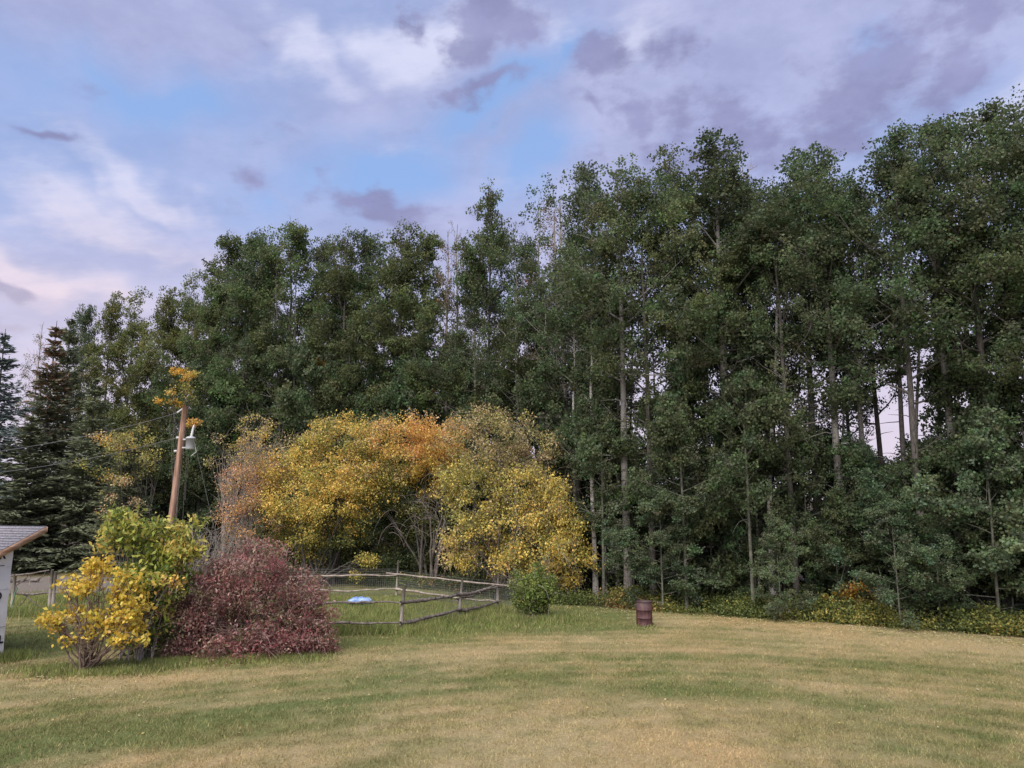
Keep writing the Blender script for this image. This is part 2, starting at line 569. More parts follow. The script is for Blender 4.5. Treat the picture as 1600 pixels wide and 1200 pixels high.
def ground_sheet():
    xs = np.concatenate([[-900, -400, -180, -90], np.arange(-48, 48.01, .3), [90, 180, 400, 900]])
    ys = np.concatenate([[-300, -100, -30, 0], np.arange(8, 62.01, .3), [90, 180, 400, 1500]])
    X, Y = np.meshgrid(xs, ys)
    x, y = X.ravel(), Y.ravel()
    c = lawn_col(x, y)
    wood = np.clip((y - edge_y(x) - .3 + 1.0 * (fbm(x * .5, y * .5, 9, 2) - .5)) / .8, 0, 1)[:, None]
    wood *= (x > 0.5)[:, None]
    wood = np.maximum(wood, np.clip((y - np.maximum(edge_y(x) + 3, 38)) / 2, 0, 1)[:, None])
    soil = np.array([.085, .07, .05])
    c = c * (1 - wood) + soil * wood
    garden = np.clip(ellip(x, y, -24, 40, 9, 5, 0) * 3 - .6, 0, 1)[:, None]
    c = c * (1 - garden) + np.array([.25, .22, .20]) * garden
    z = gz(x, y)
    n1, n2 = len(xs), len(ys)
    i, j = np.meshgrid(np.arange(n1 - 1), np.arange(n2 - 1))
    a = (j * n1 + i).ravel()
    f = np.stack([a, a + 1, a + 1 + n1, a + n1], -1)
    m, b = new_mat('lawn_soil_and_thatch')
    t = b.n('ShaderNodeAttribute', attribute_name='tint')
    tc = b.n('ShaderNodeTexCoord')
    n1_ = b.noise(tc.outputs['Object'], 14, 6, .7)
    n2_ = b.noise(tc.outputs['Object'], 70, 4, .7)
    k = b.m('ADD', b.ramp(n1_, .3, .7, .78, 1.1), b.ramp(n2_, .3, .7, -.28, .1))
    hs = b.n('ShaderNodeHueSaturation')
    b.put(hs.inputs['Color'], t.outputs['Color'])
    b.put(hs.inputs['Value'], b.m('MULTIPLY', k, .92))
    p = b.n('ShaderNodeBsdfPrincipled')
    b.put(p.inputs['Base Color'], hs.outputs[0])
    p.inputs['Roughness'].default_value = .95
    p.inputs['Specular IOR Level'].default_value = .1
    bp = b.n('ShaderNodeBump')
    bp.inputs['Strength'].default_value = .8
    bp.inputs['Distance'].default_value = .05
    b.put(bp.inputs['Height'], n2_)
    b.put(p.inputs['Normal'], bp.outputs[0])
    finish(m, b, p.outputs[0])
    o = link('ground', mesh_np('ground', np.stack([x, y, z], -1), f, m, c, True))
    tag(o, 'mown lawn of dry straw and green patches running back to the wood', None, None, 'structure')


def blades(x, y, length, width, col, rng, lean=.5, name='grass', label='', parent=None):
    n = len(x)
    a = rng.uniform(0, 2 * math.pi, n)
    base = np.stack([x, y, gz(x, y) - .004], -1)
    w = np.stack([np.cos(a), np.sin(a), np.zeros(n)], -1) * (width * .5)[:, None]
    l = np.stack([rng.normal(0, lean, n), rng.normal(0, lean, n), np.ones(n)], -1)
    l = unit(l) * length[:, None]
    v = np.stack([base - w, base + w, base + l], 1).reshape(-1, 3)
    f = np.arange(3 * n).reshape(n, 3)
    o = link(name, mesh_np(name, v, f, M['blade'], np.repeat(col, 3, 0)), parent)
    tag(o, label, 'grass', None, 'stuff')
    return o


def lawn_blades():
    rng = np.random.default_rng(4)
    xs, ys = [], []
    for y0, y1, dens in ((12, 17, 1500), (17, 22, 900), (22, 28, 520), (28, 36, 300)):
        wx = y1 * .78 + 2
        n = int(dens * (y1 - y0) * 2 * wx)
        xs.append(rng.uniform(-wx, wx, n)); ys.append(rng.uniform(y0, y1, n))
    x, y = np.concatenate(xs), np.concatenate(ys)
    keep = (y < edge_y(x) + .3) | (x < 0)
    x, y = x[keep], y[keep]
    tuft = fbm(x * 4, y * 4, 61, 2)
    keep = rng.uniform(0, 1, len(x)) < np.clip(tuft * 2.4 - .55, .08, 1)
    x, y = x[keep], y[keep]
    n = len(x)
    d = dryness(x, y)
    c = lawn_col(x, y)
    sel = rng.uniform(0, 1, (n, 1))
    flip = sel < .22
    other = np.where(d[:, None] > .5, GREEN * 1.1, STRAW * .95)
    c = np.where(flip, other * .6 + c * .4, c)
    c = c * rng.uniform(.72, 1.3, (n, 1)) * (.72 + .56 * fbm(x * 3, y * 3, 66, 2)[:, None])
    L = rng.uniform(.04, .10, n) * (1.25 - .5 * d)
    W = rng.uniform(.008, .015, n) * (1 + (y - 12) * .035)
    blades(x, y, L, W, c, rng, .75, 'lawn_grass', 'short mown grass of the open lawn')


def rank_grass():
    """unmown grass in the paddock, along its rails and round the shrubs"""
    rng = np.random.default_rng(8)
    X, Y, L = [], [], []
    def region(n, fx, hmin, hmax):
        p = fx(n)
        X.append(p[:, 0]); Y.append(p[:, 1]); L.append(rng.uniform(hmin, hmax, len(p)))
    A, B, C, D = [np.array(gnd(*q))[:2] for q in ((430, 990), (625, 990), (777, 953), (470, 931))]
    def quad(n):
        u, v = rng.uniform(0, 1, (n, 1)), rng.uniform(0, 1, (n, 1))
        return (A * (1 - u) + B * u) * (1 - v) + (D * (1 - u) + C * u) * v
    region(46000, quad, .14, .34)
    def seg(p, q, sd):
        p, q = np.array(gnd(*p))[:2], np.array(gnd(*q))[:2]
        return lambda n: p + (q - p) * rng.uniform(0, 1, (n, 1)) + rng.normal(0, sd, (n, 2))
    region(6000, seg((420, 992), (625, 990), .22), .2, .45)
    region(9000, seg((625, 990), (777, 953), .35), .2, .42)
    region(14000, seg((640, 985), (880, 965), .7), .08, .2)
    region(6000, seg((790, 968), (880, 968), .35), .15, .35)
    region(9000, seg((60, 1050), (260, 1044), .4), .06, .22)
    region(6000, seg((230, 1038), (500, 1028), .3), .06, .2)
    region(9000, seg((-60, 960), (240, 958), .5), .2, .5)
    dp = np.array(gnd(1007, 977))[:2]
    region(260, lambda n: dp + unit(rng.normal(size=(n, 2))) * rng.uniform(.29, .42, (n, 1)), .06, .17)
    region(4000, seg((-20, 1032), (8, 1030), .35), .12, .35)
    region(26000, seg((-60, 940), (470, 930), 1.0), .15, .4)
    x, y, l = np.concatenate(X), np.concatenate(Y), np.concatenate(L)
    n = len(x)
    g = fbm(x * .6, y * .6, 31, 3)
    c = np.array([.15, .21, .06]) * (1 - g[:, None]) + np.array([.27, .29, .10]) * g[:, None]
    straw = rng.uniform(0, 1, (n, 1)) < .13
    c = np.where(straw, np.array([.46, .40, .22]), c) * rng.uniform(.55, 1.45, (n, 1)) * (.7 + .6 * fbm(x * 2.2, y * 2.2, 36, 2)[:, None])
    blades(x, y, l, rng.uniform(.013, .026, n), c, rng, .4, 'tall_grass', 'rank unmown grass in the paddock and along its rails')


# ------------------------------------------------------------------ tree builders
def curve_limb(p0, direc, length, n, rise, wob, rng):
    """a limb that bends upward (rise>0) or hangs (rise<0)"""
    d = np.array(direc, float)
    pts = [np.array(p0, float)]
    st = length / (n - 1)
    for i in range(n - 1):
        d = unit(d + np.array([0, 0, rise / (n - 1)]) + rng.normal(0, wob, 3))
        pts.append(pts[-1] + d * st)
    return np.array(pts)


def along(pts, t):
    t = np.clip(t, 0, 1) * (len(pts) - 1)
    i = np.minimum(t.astype(int), len(pts) - 2)
    f = (t - i)[:, None]
    return pts[i] * (1 - f) + pts[i + 1] * f


def clump_leaves(centres, sig, per, size, rng, base, cvar=.2, aspect=.8, up=.3, droop=0, lvar=.13, zsq=.75, palette=None, pmix=None):
    k = len(centres)
    c = np.repeat(centres, per, 0)
    s = np.repeat(np.broadcast_to(sig, (k,)), per)
    c = c + unit(rng.normal(size=c.shape)) * (rng.uniform(0, 1, (len(c), 1)) ** .45) * 1.75 * s[:, None] * np.array([1, 1, zsq])
    n = len(c)
    cc = np.array(base) * rng.uniform(1 - cvar, 1 + cvar, (k, 1)) * (1 + rng.normal(0, .06, (k, 3)))
    if palette is not None:
        pick = rng.choice(len(palette), k, p=pmix)
        cc = np.array(palette)[pick] * rng.uniform(1 - cvar, 1 + cvar, (k, 1))
    col = np.repeat(cc, per, 0) * rng.uniform(1 - lvar, 1 + lvar, (n, 1)) * (1 + rng.normal(0, .05, (n, 3)))
    v, f = leaf_quads(c, size * rng.uniform(.7, 1.3, n), rng, aspect, up, droop)
    return v, f, np.repeat(np.clip(col, .004, .9), 4, 0)


def pads(tips, wts, npad, per_pad, rpad, rng):
    """foliage pads at branch ends, each a flattened cloud of small clumps; returns clump centres and pad index"""
    pick = rng.choice(len(tips), npad, p=wts / wts.sum(), replace=len(tips) < npad)
    pc = tips[pick]
    r = rpad * rng.uniform(.6, 1.3, npad)
    c = np.repeat(pc, per_pad, 0)
    q = unit(rng.normal(size=c.shape)) * rng.uniform(0, 1, (len(c), 1)) ** .5
    c = c + q * np.repeat(r, per_pad)[:, None] * np.array([1, 1, .82])
    return c, np.repeat(np.arange(npad), per_pad)


POP = np.array([.102, .134, .068])


def poplar(seed, H=20., cb=.45, R=2.5, limbs=34, clumps=820, per=26, leaf=.115, base=POP, dead=8, spire=.5, sig=.30, low_rise=.5, trunk_r=.0088, rpad=.78, palette=None, pmix=None):
    rng = np.random.default_rng(seed)
    n = 16
    h = np.linspace(0, 1, n)
    wob = np.cumsum(rng.normal(0, .012 * H / 2, (n, 2)) * .35, 0)
    wob -= wob[0]
    trunk = np.stack([wob[:, 0] * h, wob[:, 1] * h, h * H * .98], -1)
    r0 = trunk_r * H
    rad = r0 * (1 - h) ** .8 * .92 + .018
    rad[0] *= 1.35
    T = [(trunk, rad, 9)]
    C, W = [], []
    ga = rng.uniform(0, 6.28)
    for i in range(limbs):
        u = ((i + rng.uniform(0, .9)) / limbs)
        t = cb + (0.985 - cb) * u ** .9
        p = along(trunk, np.array([t]))[0]
        az = ga + i * 2.4 + rng.normal(0, .35)
        prof = (.60 + .40 * math.sin(math.pi * min(1, u * 1.1 + .1))) * ((1 - u ** 4 * .62) if spire < .4 else (1 - u ** 2.0 * .82)) * rng.uniform(.5, 1.4)
        L = R * prof * 1.25 + .25
        elev = R_(8 + 52 * u ** 1.2 + rng.normal(0, 10)) if u < .95 else R_(70)
        d = (math.cos(az) * math.cos(elev), math.sin(az) * math.cos(elev), math.sin(elev))
        pts = curve_limb(p, d, L, 7, low_rise + .5 * u, .10, rng)
        lr = max(.012, np.interp(t, h, rad) * .45)
        T.append((pts, np.linspace(lr, .008, 7), 5))
        C.append(along(pts, rng.uniform(.35, 1.02, 5))); W.append(np.full(5, L))
        for s in range(4 if L > 1.2 else 2):
            q = along(pts, np.array([rng.uniform(.3, .9)]))[0]
            dd = unit(np.array(d) + rng.normal(0, .75, 3) + np.array([0, 0, .15]))
            sl = L * rng.uniform(.3, .55)
            sp = curve_limb(q, dd, sl, 5, .45, .12, rng)
            T.append((sp, np.linspace(lr * .45, .006, 5), 4))
            C.append(along(sp, rng.uniform(.3, 1.08, 7))); W.append(np.full(7, sl * 2))
    # leading shoots
    top = trunk[-1]
    for s in range(4):
        e = unit(np.array([rng.normal(0, .22), rng.normal(0, .22), 1]))
        k = np.linspace(-2.6, spire, 5)[:, None]
        C.append(top + e * k * rng.uniform(.6, 1.2) + rng.normal(0, .08, (5, 3))); W.append(np.full(5, 1.6))
    for i in range(dead):
        t = rng.uniform(min(.18, cb * .6), cb)
        az = rng.uniform(0, 6.28)
        p = along(trunk, np.array([t]))[0]
        L = rng.uniform(.5, 1.9)
        pts = curve_limb(p, (math.cos(az), math.sin(az), rng.uniform(-.2, .5)), L, 5, rng.uniform(-.5, .5), .2, rng)
        T.append((pts, np.linspace(.022, .005, 5), 4))
    C = np.concatenate(C); W = np.concatenate(W)
    pp = 8
    cen, idx = pads(C, W, clumps // pp, pp, rpad, rng)
    tone = rng.uniform(.8, 1.22, clumps // pp + 1)[idx][:, None] * (1 + rng.normal(0, .05, (clumps // pp + 1, 3)))[idx]
    sg = sig * rng.uniform(.6, 1.2, len(cen))
    lv, lf, lc = clump_leaves(cen, sg, per, leaf, rng, base, .12, .85, .35, palette=palette, pmix=pmix)
    lc = lc * np.repeat(tone, per * 4, 0)
    tv, tf = tubes(T)
    return (tv, tf), (lv, lf, lc)


def bare_tree(seed, H=18., cb=.35, R=2.2, limbs=30, r0=.14):
    rng = np.random.default_rng(seed)
    n = 14
    h = np.linspace(0, 1, n)
    w = np.cumsum(rng.normal(0, .05, (n, 2)), 0)
    trunk = np.stack([w[:, 0], w[:, 1], h * H], -1)
    rad = r0 * (1 - h) ** .8 + .014
    T = [(trunk, rad, 8)]
    for i in range(limbs):
        u = (i + rng.uniform()) / limbs
        t = cb + (.98 - cb) * u
        p = along(trunk, np.array([t]))[0]
        az = i * 2.4 + rng.normal(0, .4)
        e = R_(30 + 30 * u + rng.normal(0, 10))
        L = R * (1.15 - .7 * u) * rng.uniform(.5, 1.2)
        d = np.array((math.cos(az) * math.cos(e), math.sin(az) * math.cos(e), math.sin(e)))
        pts = curve_limb(p, d, L, 7, .6, .16, rng)
        lr = max(.018, np.interp(t, h, rad) * .5)
        T.append((pts, np.linspace(lr, .009, 7), 5))
        for s in range(6):
            q = along(pts, np.array([rng.uniform(.25, 1)]))[0]
            sp = curve_limb(q, unit(d + rng.normal(0, .7, 3)), L * rng.uniform(.25, .5), 5, .3, .2, rng)
            T.append((sp, np.linspace(.014, .006, 5), 4))
            for g in range(2):
                q2 = along(sp, np.array([rng.uniform(.3, 1)]))[0]
                s2 = curve_limb(q2, unit(d + rng.normal(0, .9, 3)), L * rng.uniform(.12, .25), 3, .2, .2, rng)
                T.append((s2, np.linspace(.009, .005, 3), 3))
    return tubes(T), trunk


def spruce(seed, H=16., R=2.6, base=(.035, .055, .035), cones=0.0, whorls=32, leaf=.23):
    rng = np.random.default_rng(seed)
    trunk = np.stack([np.zeros(8), np.zeros(8), np.linspace(0, H, 8)], -1)
    T = [(trunk, np.linspace(.17, .012, 8), 8)]
    C, D, K = [], [], []
    for w in range(whorls):
        u = min(.995, max(0, (w + rng.uniform(-.6, .6)) / whorls))
        z = H * (.05 + .94 * u)
        L0 = R * (1 - u) ** .82 + .10
        nb = int(9 - 4 * u)
        for k in range(nb):
            az = 6.283 * (k + rng.uniform(-.35, .35)) / nb + w * 1.1
            L = L0 * rng.uniform(.55, 1.2)
            e = R_(-14 + 42 * u + rng.normal(0, 5))
            d = np.array((math.cos(az) * math.cos(e), math.sin(az) * math.cos(e), math.sin(e)))
            pts = curve_limb((0, 0, z + rng.normal(0, .12)), d, L, 6, .32, .09, rng)
            T.append((pts, np.linspace(.022 * (1 - u) + .008, .004, 6), 4))
            m = int(34 * L + 10)
            t = rng.uniform(.12, 1.02, m)
            q = along(pts, t)
            side = np.cross(d, [0, 0, 1.])
            sg = rng.normal(0, .34, m) * (1.1 - t * .6) * min(1.3, .3 + L * .45)
            q = q + side * sg[:, None] + np.array([0, 0, 1.]) * (rng.normal(-.05, .05, m) - abs(sg) * .28)[:, None]
            dirs = unit(d * .8 + side * np.sign(sg)[:, None] * .7 + rng.normal(0, .25, (m, 3)) + np.array([0, 0, -.15]))
            C.append(q); D.append(dirs)
            K.append(np.full(m, u))
    C, D, K = np.concatenate(C), np.concatenate(D), np.concatenate(K)
    n = len(C)
    s = (leaf * rng.uniform(.8, 1.5, n))[:, None]
    w = unit(np.cross(D, rng.normal(size=(n, 3)) + np.array([0, 0, .8]))) * s * .2
    v = np.stack([C - D * s * .5, C + w, C + D * s * .7, C - w], 1).reshape(-1, 3)
    col = np.array(base) * rng.uniform(.7, 1.35, (n, 1)) * np.ones((1, 3))
    if cones:
        br = (rng.uniform(0, 1, n) < cones * np.clip((K - .45) * 3, 0, 1))[:, None]
        col = np.where(br, np.array([.24, .14, .10]) * rng.uniform(.7, 1.3, (n, 1)), col)
    return tubes(T), (v, np.arange(4 * n).reshape(n, 4), np.repeat(col, 4, 0))


def tree_proto(tv, lv, bark, leafm, nm):
    return (mesh_np(nm + '_trunk', tv[0], tv[1], bark, None, True), mesh_np(nm + '_crown', *lv[:2], leafm, lv[2]))


def put_tree(name, meshes, loc, s, sxy, rz, label, cat, group, part2='crown'):
    r = empty(name, loc, rz)
    r.scale = (s * sxy, s * sxy, s)
    link('trunk', meshes[0], r)
    if len(meshes) > 1 and meshes[1]: link(part2, meshes[1], r)
    return tag(r, label, cat, group)


def place_top(px, py, off):
    """world x, y and height of a tree whose tip shows at a pixel and which stands off metres into the wood"""
    X = 0
    for _ in range(8):
        Y = float(wood_y(X)) + off
        X = at(px, py, Y).x
    p = at(px, py, Y)
    return p.x, p.y, p.z


def tip(me):
    co = np.empty(len(me.vertices) * 3, dtype=np.float32)
    me.vertices.foreach_get('co', co)
    return float(np.sort(co[2::3])[-30])



# ------------------------------------------------------------------ build: ground
ground_sheet()
lawn_blades()
rank_grass()


# ------------------------------------------------------------------ the wood
def build_wood():
    rng = np.random.default_rng(99)
    OLIVE = POP * np.array([1.08, 1.0, .9])
    tall = [poplar(100 + i, 20, cb, R, nl, int(cl * 1.18), 25, .112, base, dead, sp, .22, rpad=.85) for i, (cb, R, nl, cl, base, dead, sp, sg) in enumerate((
        (.40, 2.7, 31, 760, POP, 10, .3, .40), (.48, 2.4, 29, 620, POP * .95, 12, .4, .37), (.34, 2.9, 33, 900, OLIVE, 8, .3, .42),
        (.42, 2.8, 29, 780, POP, 12, .2, .42), (.34, 2.6, 33, 860, OLIVE * .95, 6, .4, .40), (.49, 2.5, 27, 620, POP, 14, .3, .38),
        (.24, 3.0, 36, 980, OLIVE * 1.05, 6, .3, .42), (.40, 2.0, 31, 620, POP * .92, 10, .5, .34)))]
    tall = [tree_proto(t, l, M['bark'], M['leaf'], 'poplar') for t, l in tall]
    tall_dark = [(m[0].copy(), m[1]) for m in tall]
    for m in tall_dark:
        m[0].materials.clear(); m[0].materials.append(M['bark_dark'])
    lush = [poplar(200 + i, 20, cb, R, 38, 1600, 25, .125, base, 4, .3, .22, .45, rpad=.85) for i, (cb, R, base) in enumerate((
        (.20, 3.0, POP * np.array([1.05, 1.05, .9])), (.16, 3.2, POP), (.24, 2.8, POP * np.array([1.15, 1.1, .95]))))]
    LIGHT = np.array([.165, .185, .070])
    lush += [poplar(230 + i, 20, cb, R, 36, 1350, 24, .125, LIGHT * f, 4, .3, .22, .45, rpad=.85) for i, (cb, R, f) in enumerate(((.18, 2.9, 1.0), (.22, 2.6, .92)))]
    lush = [tree_proto(t, l, M['bark_dark'], M['leaf'], 'lush_poplar') for t, l in lush]
    young = [poplar(300 + i, 9, cb, R, 28, int(cl * 1.35), 22, .122, base, 2, .2, .19, .2, .006, .62) for i, (cb, R, cl, base) in enumerate((
        (.05, 2.0, 760, POP * 1.05), (.07, 2.3, 860, POP * np.array([1.1, 1.15, 1.2])), (.12, 1.8, 600, POP), (.03, 2.5, 940, POP * np.array([1.15, 1.15, 1.15])), (.10, 2.1, 700, POP * .95)))]
    PALE = np.array([.128, .168, .095])
    young += [poplar(340 + i, 9, cb, R, 24, cl, 22, .128, PALE, 2, .1, .19, .2, .006, .62) for i, (cb, R, cl) in enumerate(((.06, 2.4, 1150), (.08, 2.1, 980)))]
    young += [poplar(350 + i, 9, cb, R, 24, cl, 22, .12, POP * f, 3, .2, .19, .3, .009, .62) for i, (cb, R, cl, f) in enumerate(((.44, 2.2, 620, 1.05), (.38, 2.0, 600, 1.1)))]
    young = [tree_proto(t, l, M['bark_young'], M['leaf'], 'young_poplar') for t, l in young]
    thin_pal = [(.12, .12, .05), (.22, .13, .08), (.10, .11, .05), (.26, .18, .07)]
    thin = [poplar(400 + i, 20, .42, 2.0, 34, 330, 11, .10, POP, 10, .5, .22, .5, .0085, .6, thin_pal, (.4, .25, .2, .15)) for i in range(2)]
    thin = [tree_proto(t, l, M['bark_grey'], M['leaf'], 'thin_poplar') for t, l in thin]
    bare = [(mesh_np('bare_trunk', *bare_tree(500 + i, 20, .38, 2.3, 30)[0], M['bark_grey'], None, True),) for i in range(2)]

    ROW = 'tall poplars of the wood edge'
    ordinal = ['first', 'second', 'third', 'fourth', 'fifth', 'sixth', 'seventh', 'eighth', 'ninth', 'tenth']
    # (px of tip, py of tip, metres into the wood, kind, variant, width, label)
    T = [
        (1592, 168, 2.2, 'd', 0, 1.0, 'tall dark poplar cut by the right edge of the photo'),
        (1532, 164, 5.0, 't', 3, 1.05, 'very tall poplar with paired tops just inside the right edge'),
        (1498, 166, 3.2, 'd', 5, 1.1, 'tallest broad poplar near the right edge, dark trunk'),
        (1441, 187, 4.2, 't', 1, 1.15, 'poplar with long pale bare trunk, fourth tall top from the right edge'),
        (1388, 200, 2.6, 'd', 3, .95, 'broad poplar where the skyline steps down, fifth tall top from the right edge'),
        (1318, 272, 5.2, 't', 5, .9, 'poplar with open crown, sixth tall top from the right edge'),
        (1276, 226, 4.0, 't', 7, 1.1, 'narrow spired poplar, right one of a twin pair of tips'),
        (1240, 234, 6.2, 't', 7, 1.05, 'narrow spired poplar, left one of a twin pair of tips'),
        (1208, 292, 3.0, 'd', 0, .9, 'poplar with dark crooked trunk left of the twin spires'),
        (1178, 270, 6.8, 't', 5, .95, 'poplar in front of the bare forked top right of the highest middle spire'),
        (1115, 200, 3.6, 't', 7, 1.25, 'poplar with the highest spire in the middle of the wood'),
        (1050, 218, 4.8, 't', 4, .9, 'poplar with second highest spire, left of the highest middle one'),
        (1003, 284, 2.8, 'd', 2, .9, 'rounded poplar between the pale trunk and the middle spires'),
        (966, 252, 2.4, 't', 1, 1.1, 'poplar with very pale straight trunk behind the steel drum'),
        (921, 256, 5.6, 't', 3, .95, 'poplar at the left end of the high right skyline, beside bare branches'),
        (1145, 280, 8.5, 't', 2, .9, 'poplar standing back behind the highest middle spire'),
        (1345, 300, 7.5, 'd', 3, .9, 'poplar set back in the dip left of the tall right block'),
        (900, 345, 3.0, 'd', 5, .9, 'lower poplar beside the leafless branching tree'),
        (764, 283, 3.6, 'l', 2, .72, 'lone narrow poplar spire standing clear of its neighbours at centre'),
        (806, 372, 2.5, 't', 5, .9, 'shorter poplar with pale trunk right of the lone centre spire'),
        (745, 420, 1.8, 't', 1, .9, 'pale trunked poplar under the lone centre spire'),
        (668, 362, 5.0, 'l', 0, .9, 'leafy poplar left of the bare twigs by the centre spire'),
        (631, 345, 3.6, 'l', 2, .9, 'leafy poplar with pointed tip, highest between centre spire and left block'),
        (585, 358, 5.0, 'l', 1, .75, 'narrow leafy poplar above the yellow trees, second left of the pointed one'),
        (545, 356, 3.6, 'l', 2, .8, 'leafy poplar above the yellow trees with twin lobed top'),
        (509, 366, 6.0, 't', 2, .9, 'poplar with greyer top between two leafier ones'),
        (462, 347, 3.4, 'l', 0, .95, 'leafy dark poplar, highest of the left block'),
        (421, 356, 5.5, 'l', 2, .9, 'leafy poplar, second from the left end of the left block'),
        (394, 358, 3.0, 'l', 1, .8, 'leafy poplar with ragged tip, third from the left end of the left block'),
        (362, 365, 4.2, 'l', 0, .85, 'leafy poplar at the left end of the left block'),
        (335, 418, 2.6, 'l', 2, .7, 'poplar with small tufted tip beside the left block'),
        (300, 424, 5.5, 'l', 3, .8, 'lighter green poplar behind the utility pole'),
        (262, 446, 3.8, 'l', 4, .85, 'lighter green poplar just left of the utility pole'),
        (213, 450, 4.8, 'l', 3, .85, 'lighter green poplar, third from the spruces'),
        (178, 455, 3.6, 'l', 4, .8, 'lighter green poplar, second from the spruces'),
        (137, 476, 5.0, 'l', 1, .65, 'slim dark poplar standing against the spruces'),
        (64, 522, 4.0, 'n', 0, .8, 'thin poplar with tan sparse leaves between two spruces'),
        (868, 318, 4.6, 'n', 1, .9, 'sparse poplar with reddish brown leaves among bare branches'),
        (700, 385, 4.2, 'n', 0, .7, 'sparse poplar with rusty leaves left of the lone centre spire'),
        (880, 300, 5.0, 'b', 0, 1.0, 'leafless grey tree with forked top at centre'),
        (838, 316, 6.5, 'b', 1, .9, 'leafless grey tree left of the forked bare one'),
        (715, 345, 7.0, 'b', 0, .8, 'leafless twiggy tree left of the lone centre spire'),
        (1166, 236, 9.0, 'b', 1, .6, 'leafless forked top poking above the middle of the wood'),
        (1660, 175, 3.5, 't', 2, 1.0, 'poplar beyond the right edge of the photo'),
        (1720, 170, 4.5, 'd', 0, 1.0, 'second poplar beyond the right edge of the photo'),
    ]
    src = dict(t=tall, d=tall_dark, l=lush, n=thin, b=bare)
    for i, (px, py, off, k, v, w, lab) in enumerate(T):
        x, y, h = place_top(px, py, off)
        m = src[k][v % len(src[k])]
        s = h / tip(m[-1])
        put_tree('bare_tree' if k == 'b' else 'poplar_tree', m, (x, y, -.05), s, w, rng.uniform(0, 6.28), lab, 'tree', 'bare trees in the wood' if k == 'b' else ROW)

    # lower poplars closing the wood below the crowns of the tall ones
    Yg = [
        (1030, 762, -.9, 5, 1.0, 'low pale green poplar behind the steel drum, leafy to the ground'),
        (1212, 800, -1.0, 6, .75, 'small pale green poplar hiding two white trunks'),
        (1392, 782, -.7, 5, .9, 'small pale green poplar above the orange shrub'),
        (1300, 770, 1.6, 0, .8, 'slim young poplar left of the orange shrub'),
        (1456, 810, .2, 6, .95, 'low spreading young poplar right of the orange shrub'),
        (1530, 645, 0.2, 6, 1.0, 'pale leafy young poplar by the thin leaning sapling'),
        (1338, 690, 2.3, 1, .95, 'young poplar filling the gap above the orange shrub'),
        (1592, 600, 2.0, 0, .9, 'young poplar at the right edge under the tall dark one'),
        (1250, 655, 2.6, 4, .8, 'young poplar under the twin spires'),
        (1165, 610, 3.0, 0, .8, 'young poplar right of the leafy mass behind the drum'),
        (1062, 584, 2.4, 3, .8, 'tall young poplar above the low pale green one'),
        (1120, 700, 3.4, 2, .9, 'slim young poplar between drum and white trunks'),
        (935, 600, 3.6, 4, .9, 'young poplar left of the very pale straight trunk'),
        (862, 578, 2.6, 0, .9, 'dark young poplar above the weeping yellow tree'),
        (985, 700, 2.6, 2, .85, 'young poplar left of the low pale green one'),
        (1440, 690, 3.2, 2, .9, 'young poplar beside the big dark double trunk'),
        (1485, 545, 3.6, 4, .9, 'high young poplar between pale and dark trunks near the right edge'),
        (1560, 720, 1.0, 2, .8, 'young poplar with thin stems at the right edge'),
        (905, 745, 4.5, 2, .8, 'young poplar shading the end of the weeping yellow tree'),
        (792, 600, 3.0, 1, .9, 'young poplar above the top of the weeping yellow tree'),
        (728, 570, 3.2, 4, .9, 'young poplar behind the orange topped tree'),
        (655, 545, 2.4, 1, 1.0, 'rounded young poplar above the orange topped tree'),
        (590, 600, 3.2, 0, .9, 'young poplar behind the yellow trees, left of the rounded one'),
        (530, 520, 2.4, 3, .9, 'tall young poplar behind the yellow trees, crown reaching the left block'),
        (400, 560, 2.2, 0, .95, 'young poplar between utility pole and yellow trees'),
        (350, 610, 1.5, 3, .85, 'low young poplar right of the pole transformer'),
        (460, 610, 2.8, 4, .9, 'young poplar between two dark trunks above the yellow trees'),
        (240, 620, 2.6, 0, .9, 'olive young poplar just left of the pole'),
        (190, 640, 2.2, 4, .9, 'olive young poplar under the wires'),
        (310, 700, 1.2, 4, .8, 'shaded young poplar behind the utility pole'),
        (878, 575, -.4, 7, .95, 'high crowned young poplar above the end of the weeping yellow tree'),
        (938, 640, -.8, 8, .9, 'high crowned young poplar over the pair of white trunks by the drum'),
        (1062, 630, -.6, 7, .85, 'high crowned young poplar over the low pale green one'),
        (1160, 600, -.3, 7, .9, 'high crowned young poplar over the thick white trunk'),
        (1095, 470, 2.2, 1, .6, 'half grown poplar under the highest middle spire'),
        (1585, 420, 3.2, 3, .6, 'half grown poplar against the right edge'),
        (845, 470, 4.0, 2, .62, 'half grown poplar under the bare branches at centre'),
        (1640, 640, 1.5, 1, 1.0, 'young poplar beyond the right edge'),
    ]
    for px, py, off, v, w, lab in Yg:
        x, y, h = place_top(px, py, off + 1.3)
        put_tree('young_poplar', young[v], (x, y, -.03), h / 9.3, w * (9.3 / h) ** .25, rng.uniform(0, 6.28), lab, 'tree', 'young poplars of the wood edge')

    # shaded thicket deeper in
    lab = 'shaded young poplar glimpsed deep between the trunks of the wood'
    k = 0
    for off, n, hh in ((4.2, 30, 4.2), (8.0, 26, 6.8), (13, 24, 7.8)):
        for i in range(n):
            x = -40 + 66 * (i + rng.uniform(.1, .9)) / n
            y = float(wood_y(x)) + off + rng.uniform(-1, 1)
            h = hh * rng.uniform(.75, 1.1) * (1.25 if x < -6 else 1)
            if x < -18 and off < 6: continue
            put_tree('thicket_poplar', young[(k * 3) % 5], (x, y, -.03), h / 9.3, 1.15 * (9.3 / h) ** .4, rng.uniform(0, 6.28), lab, 'tree', 'thicket deep in the wood')
            k += 1
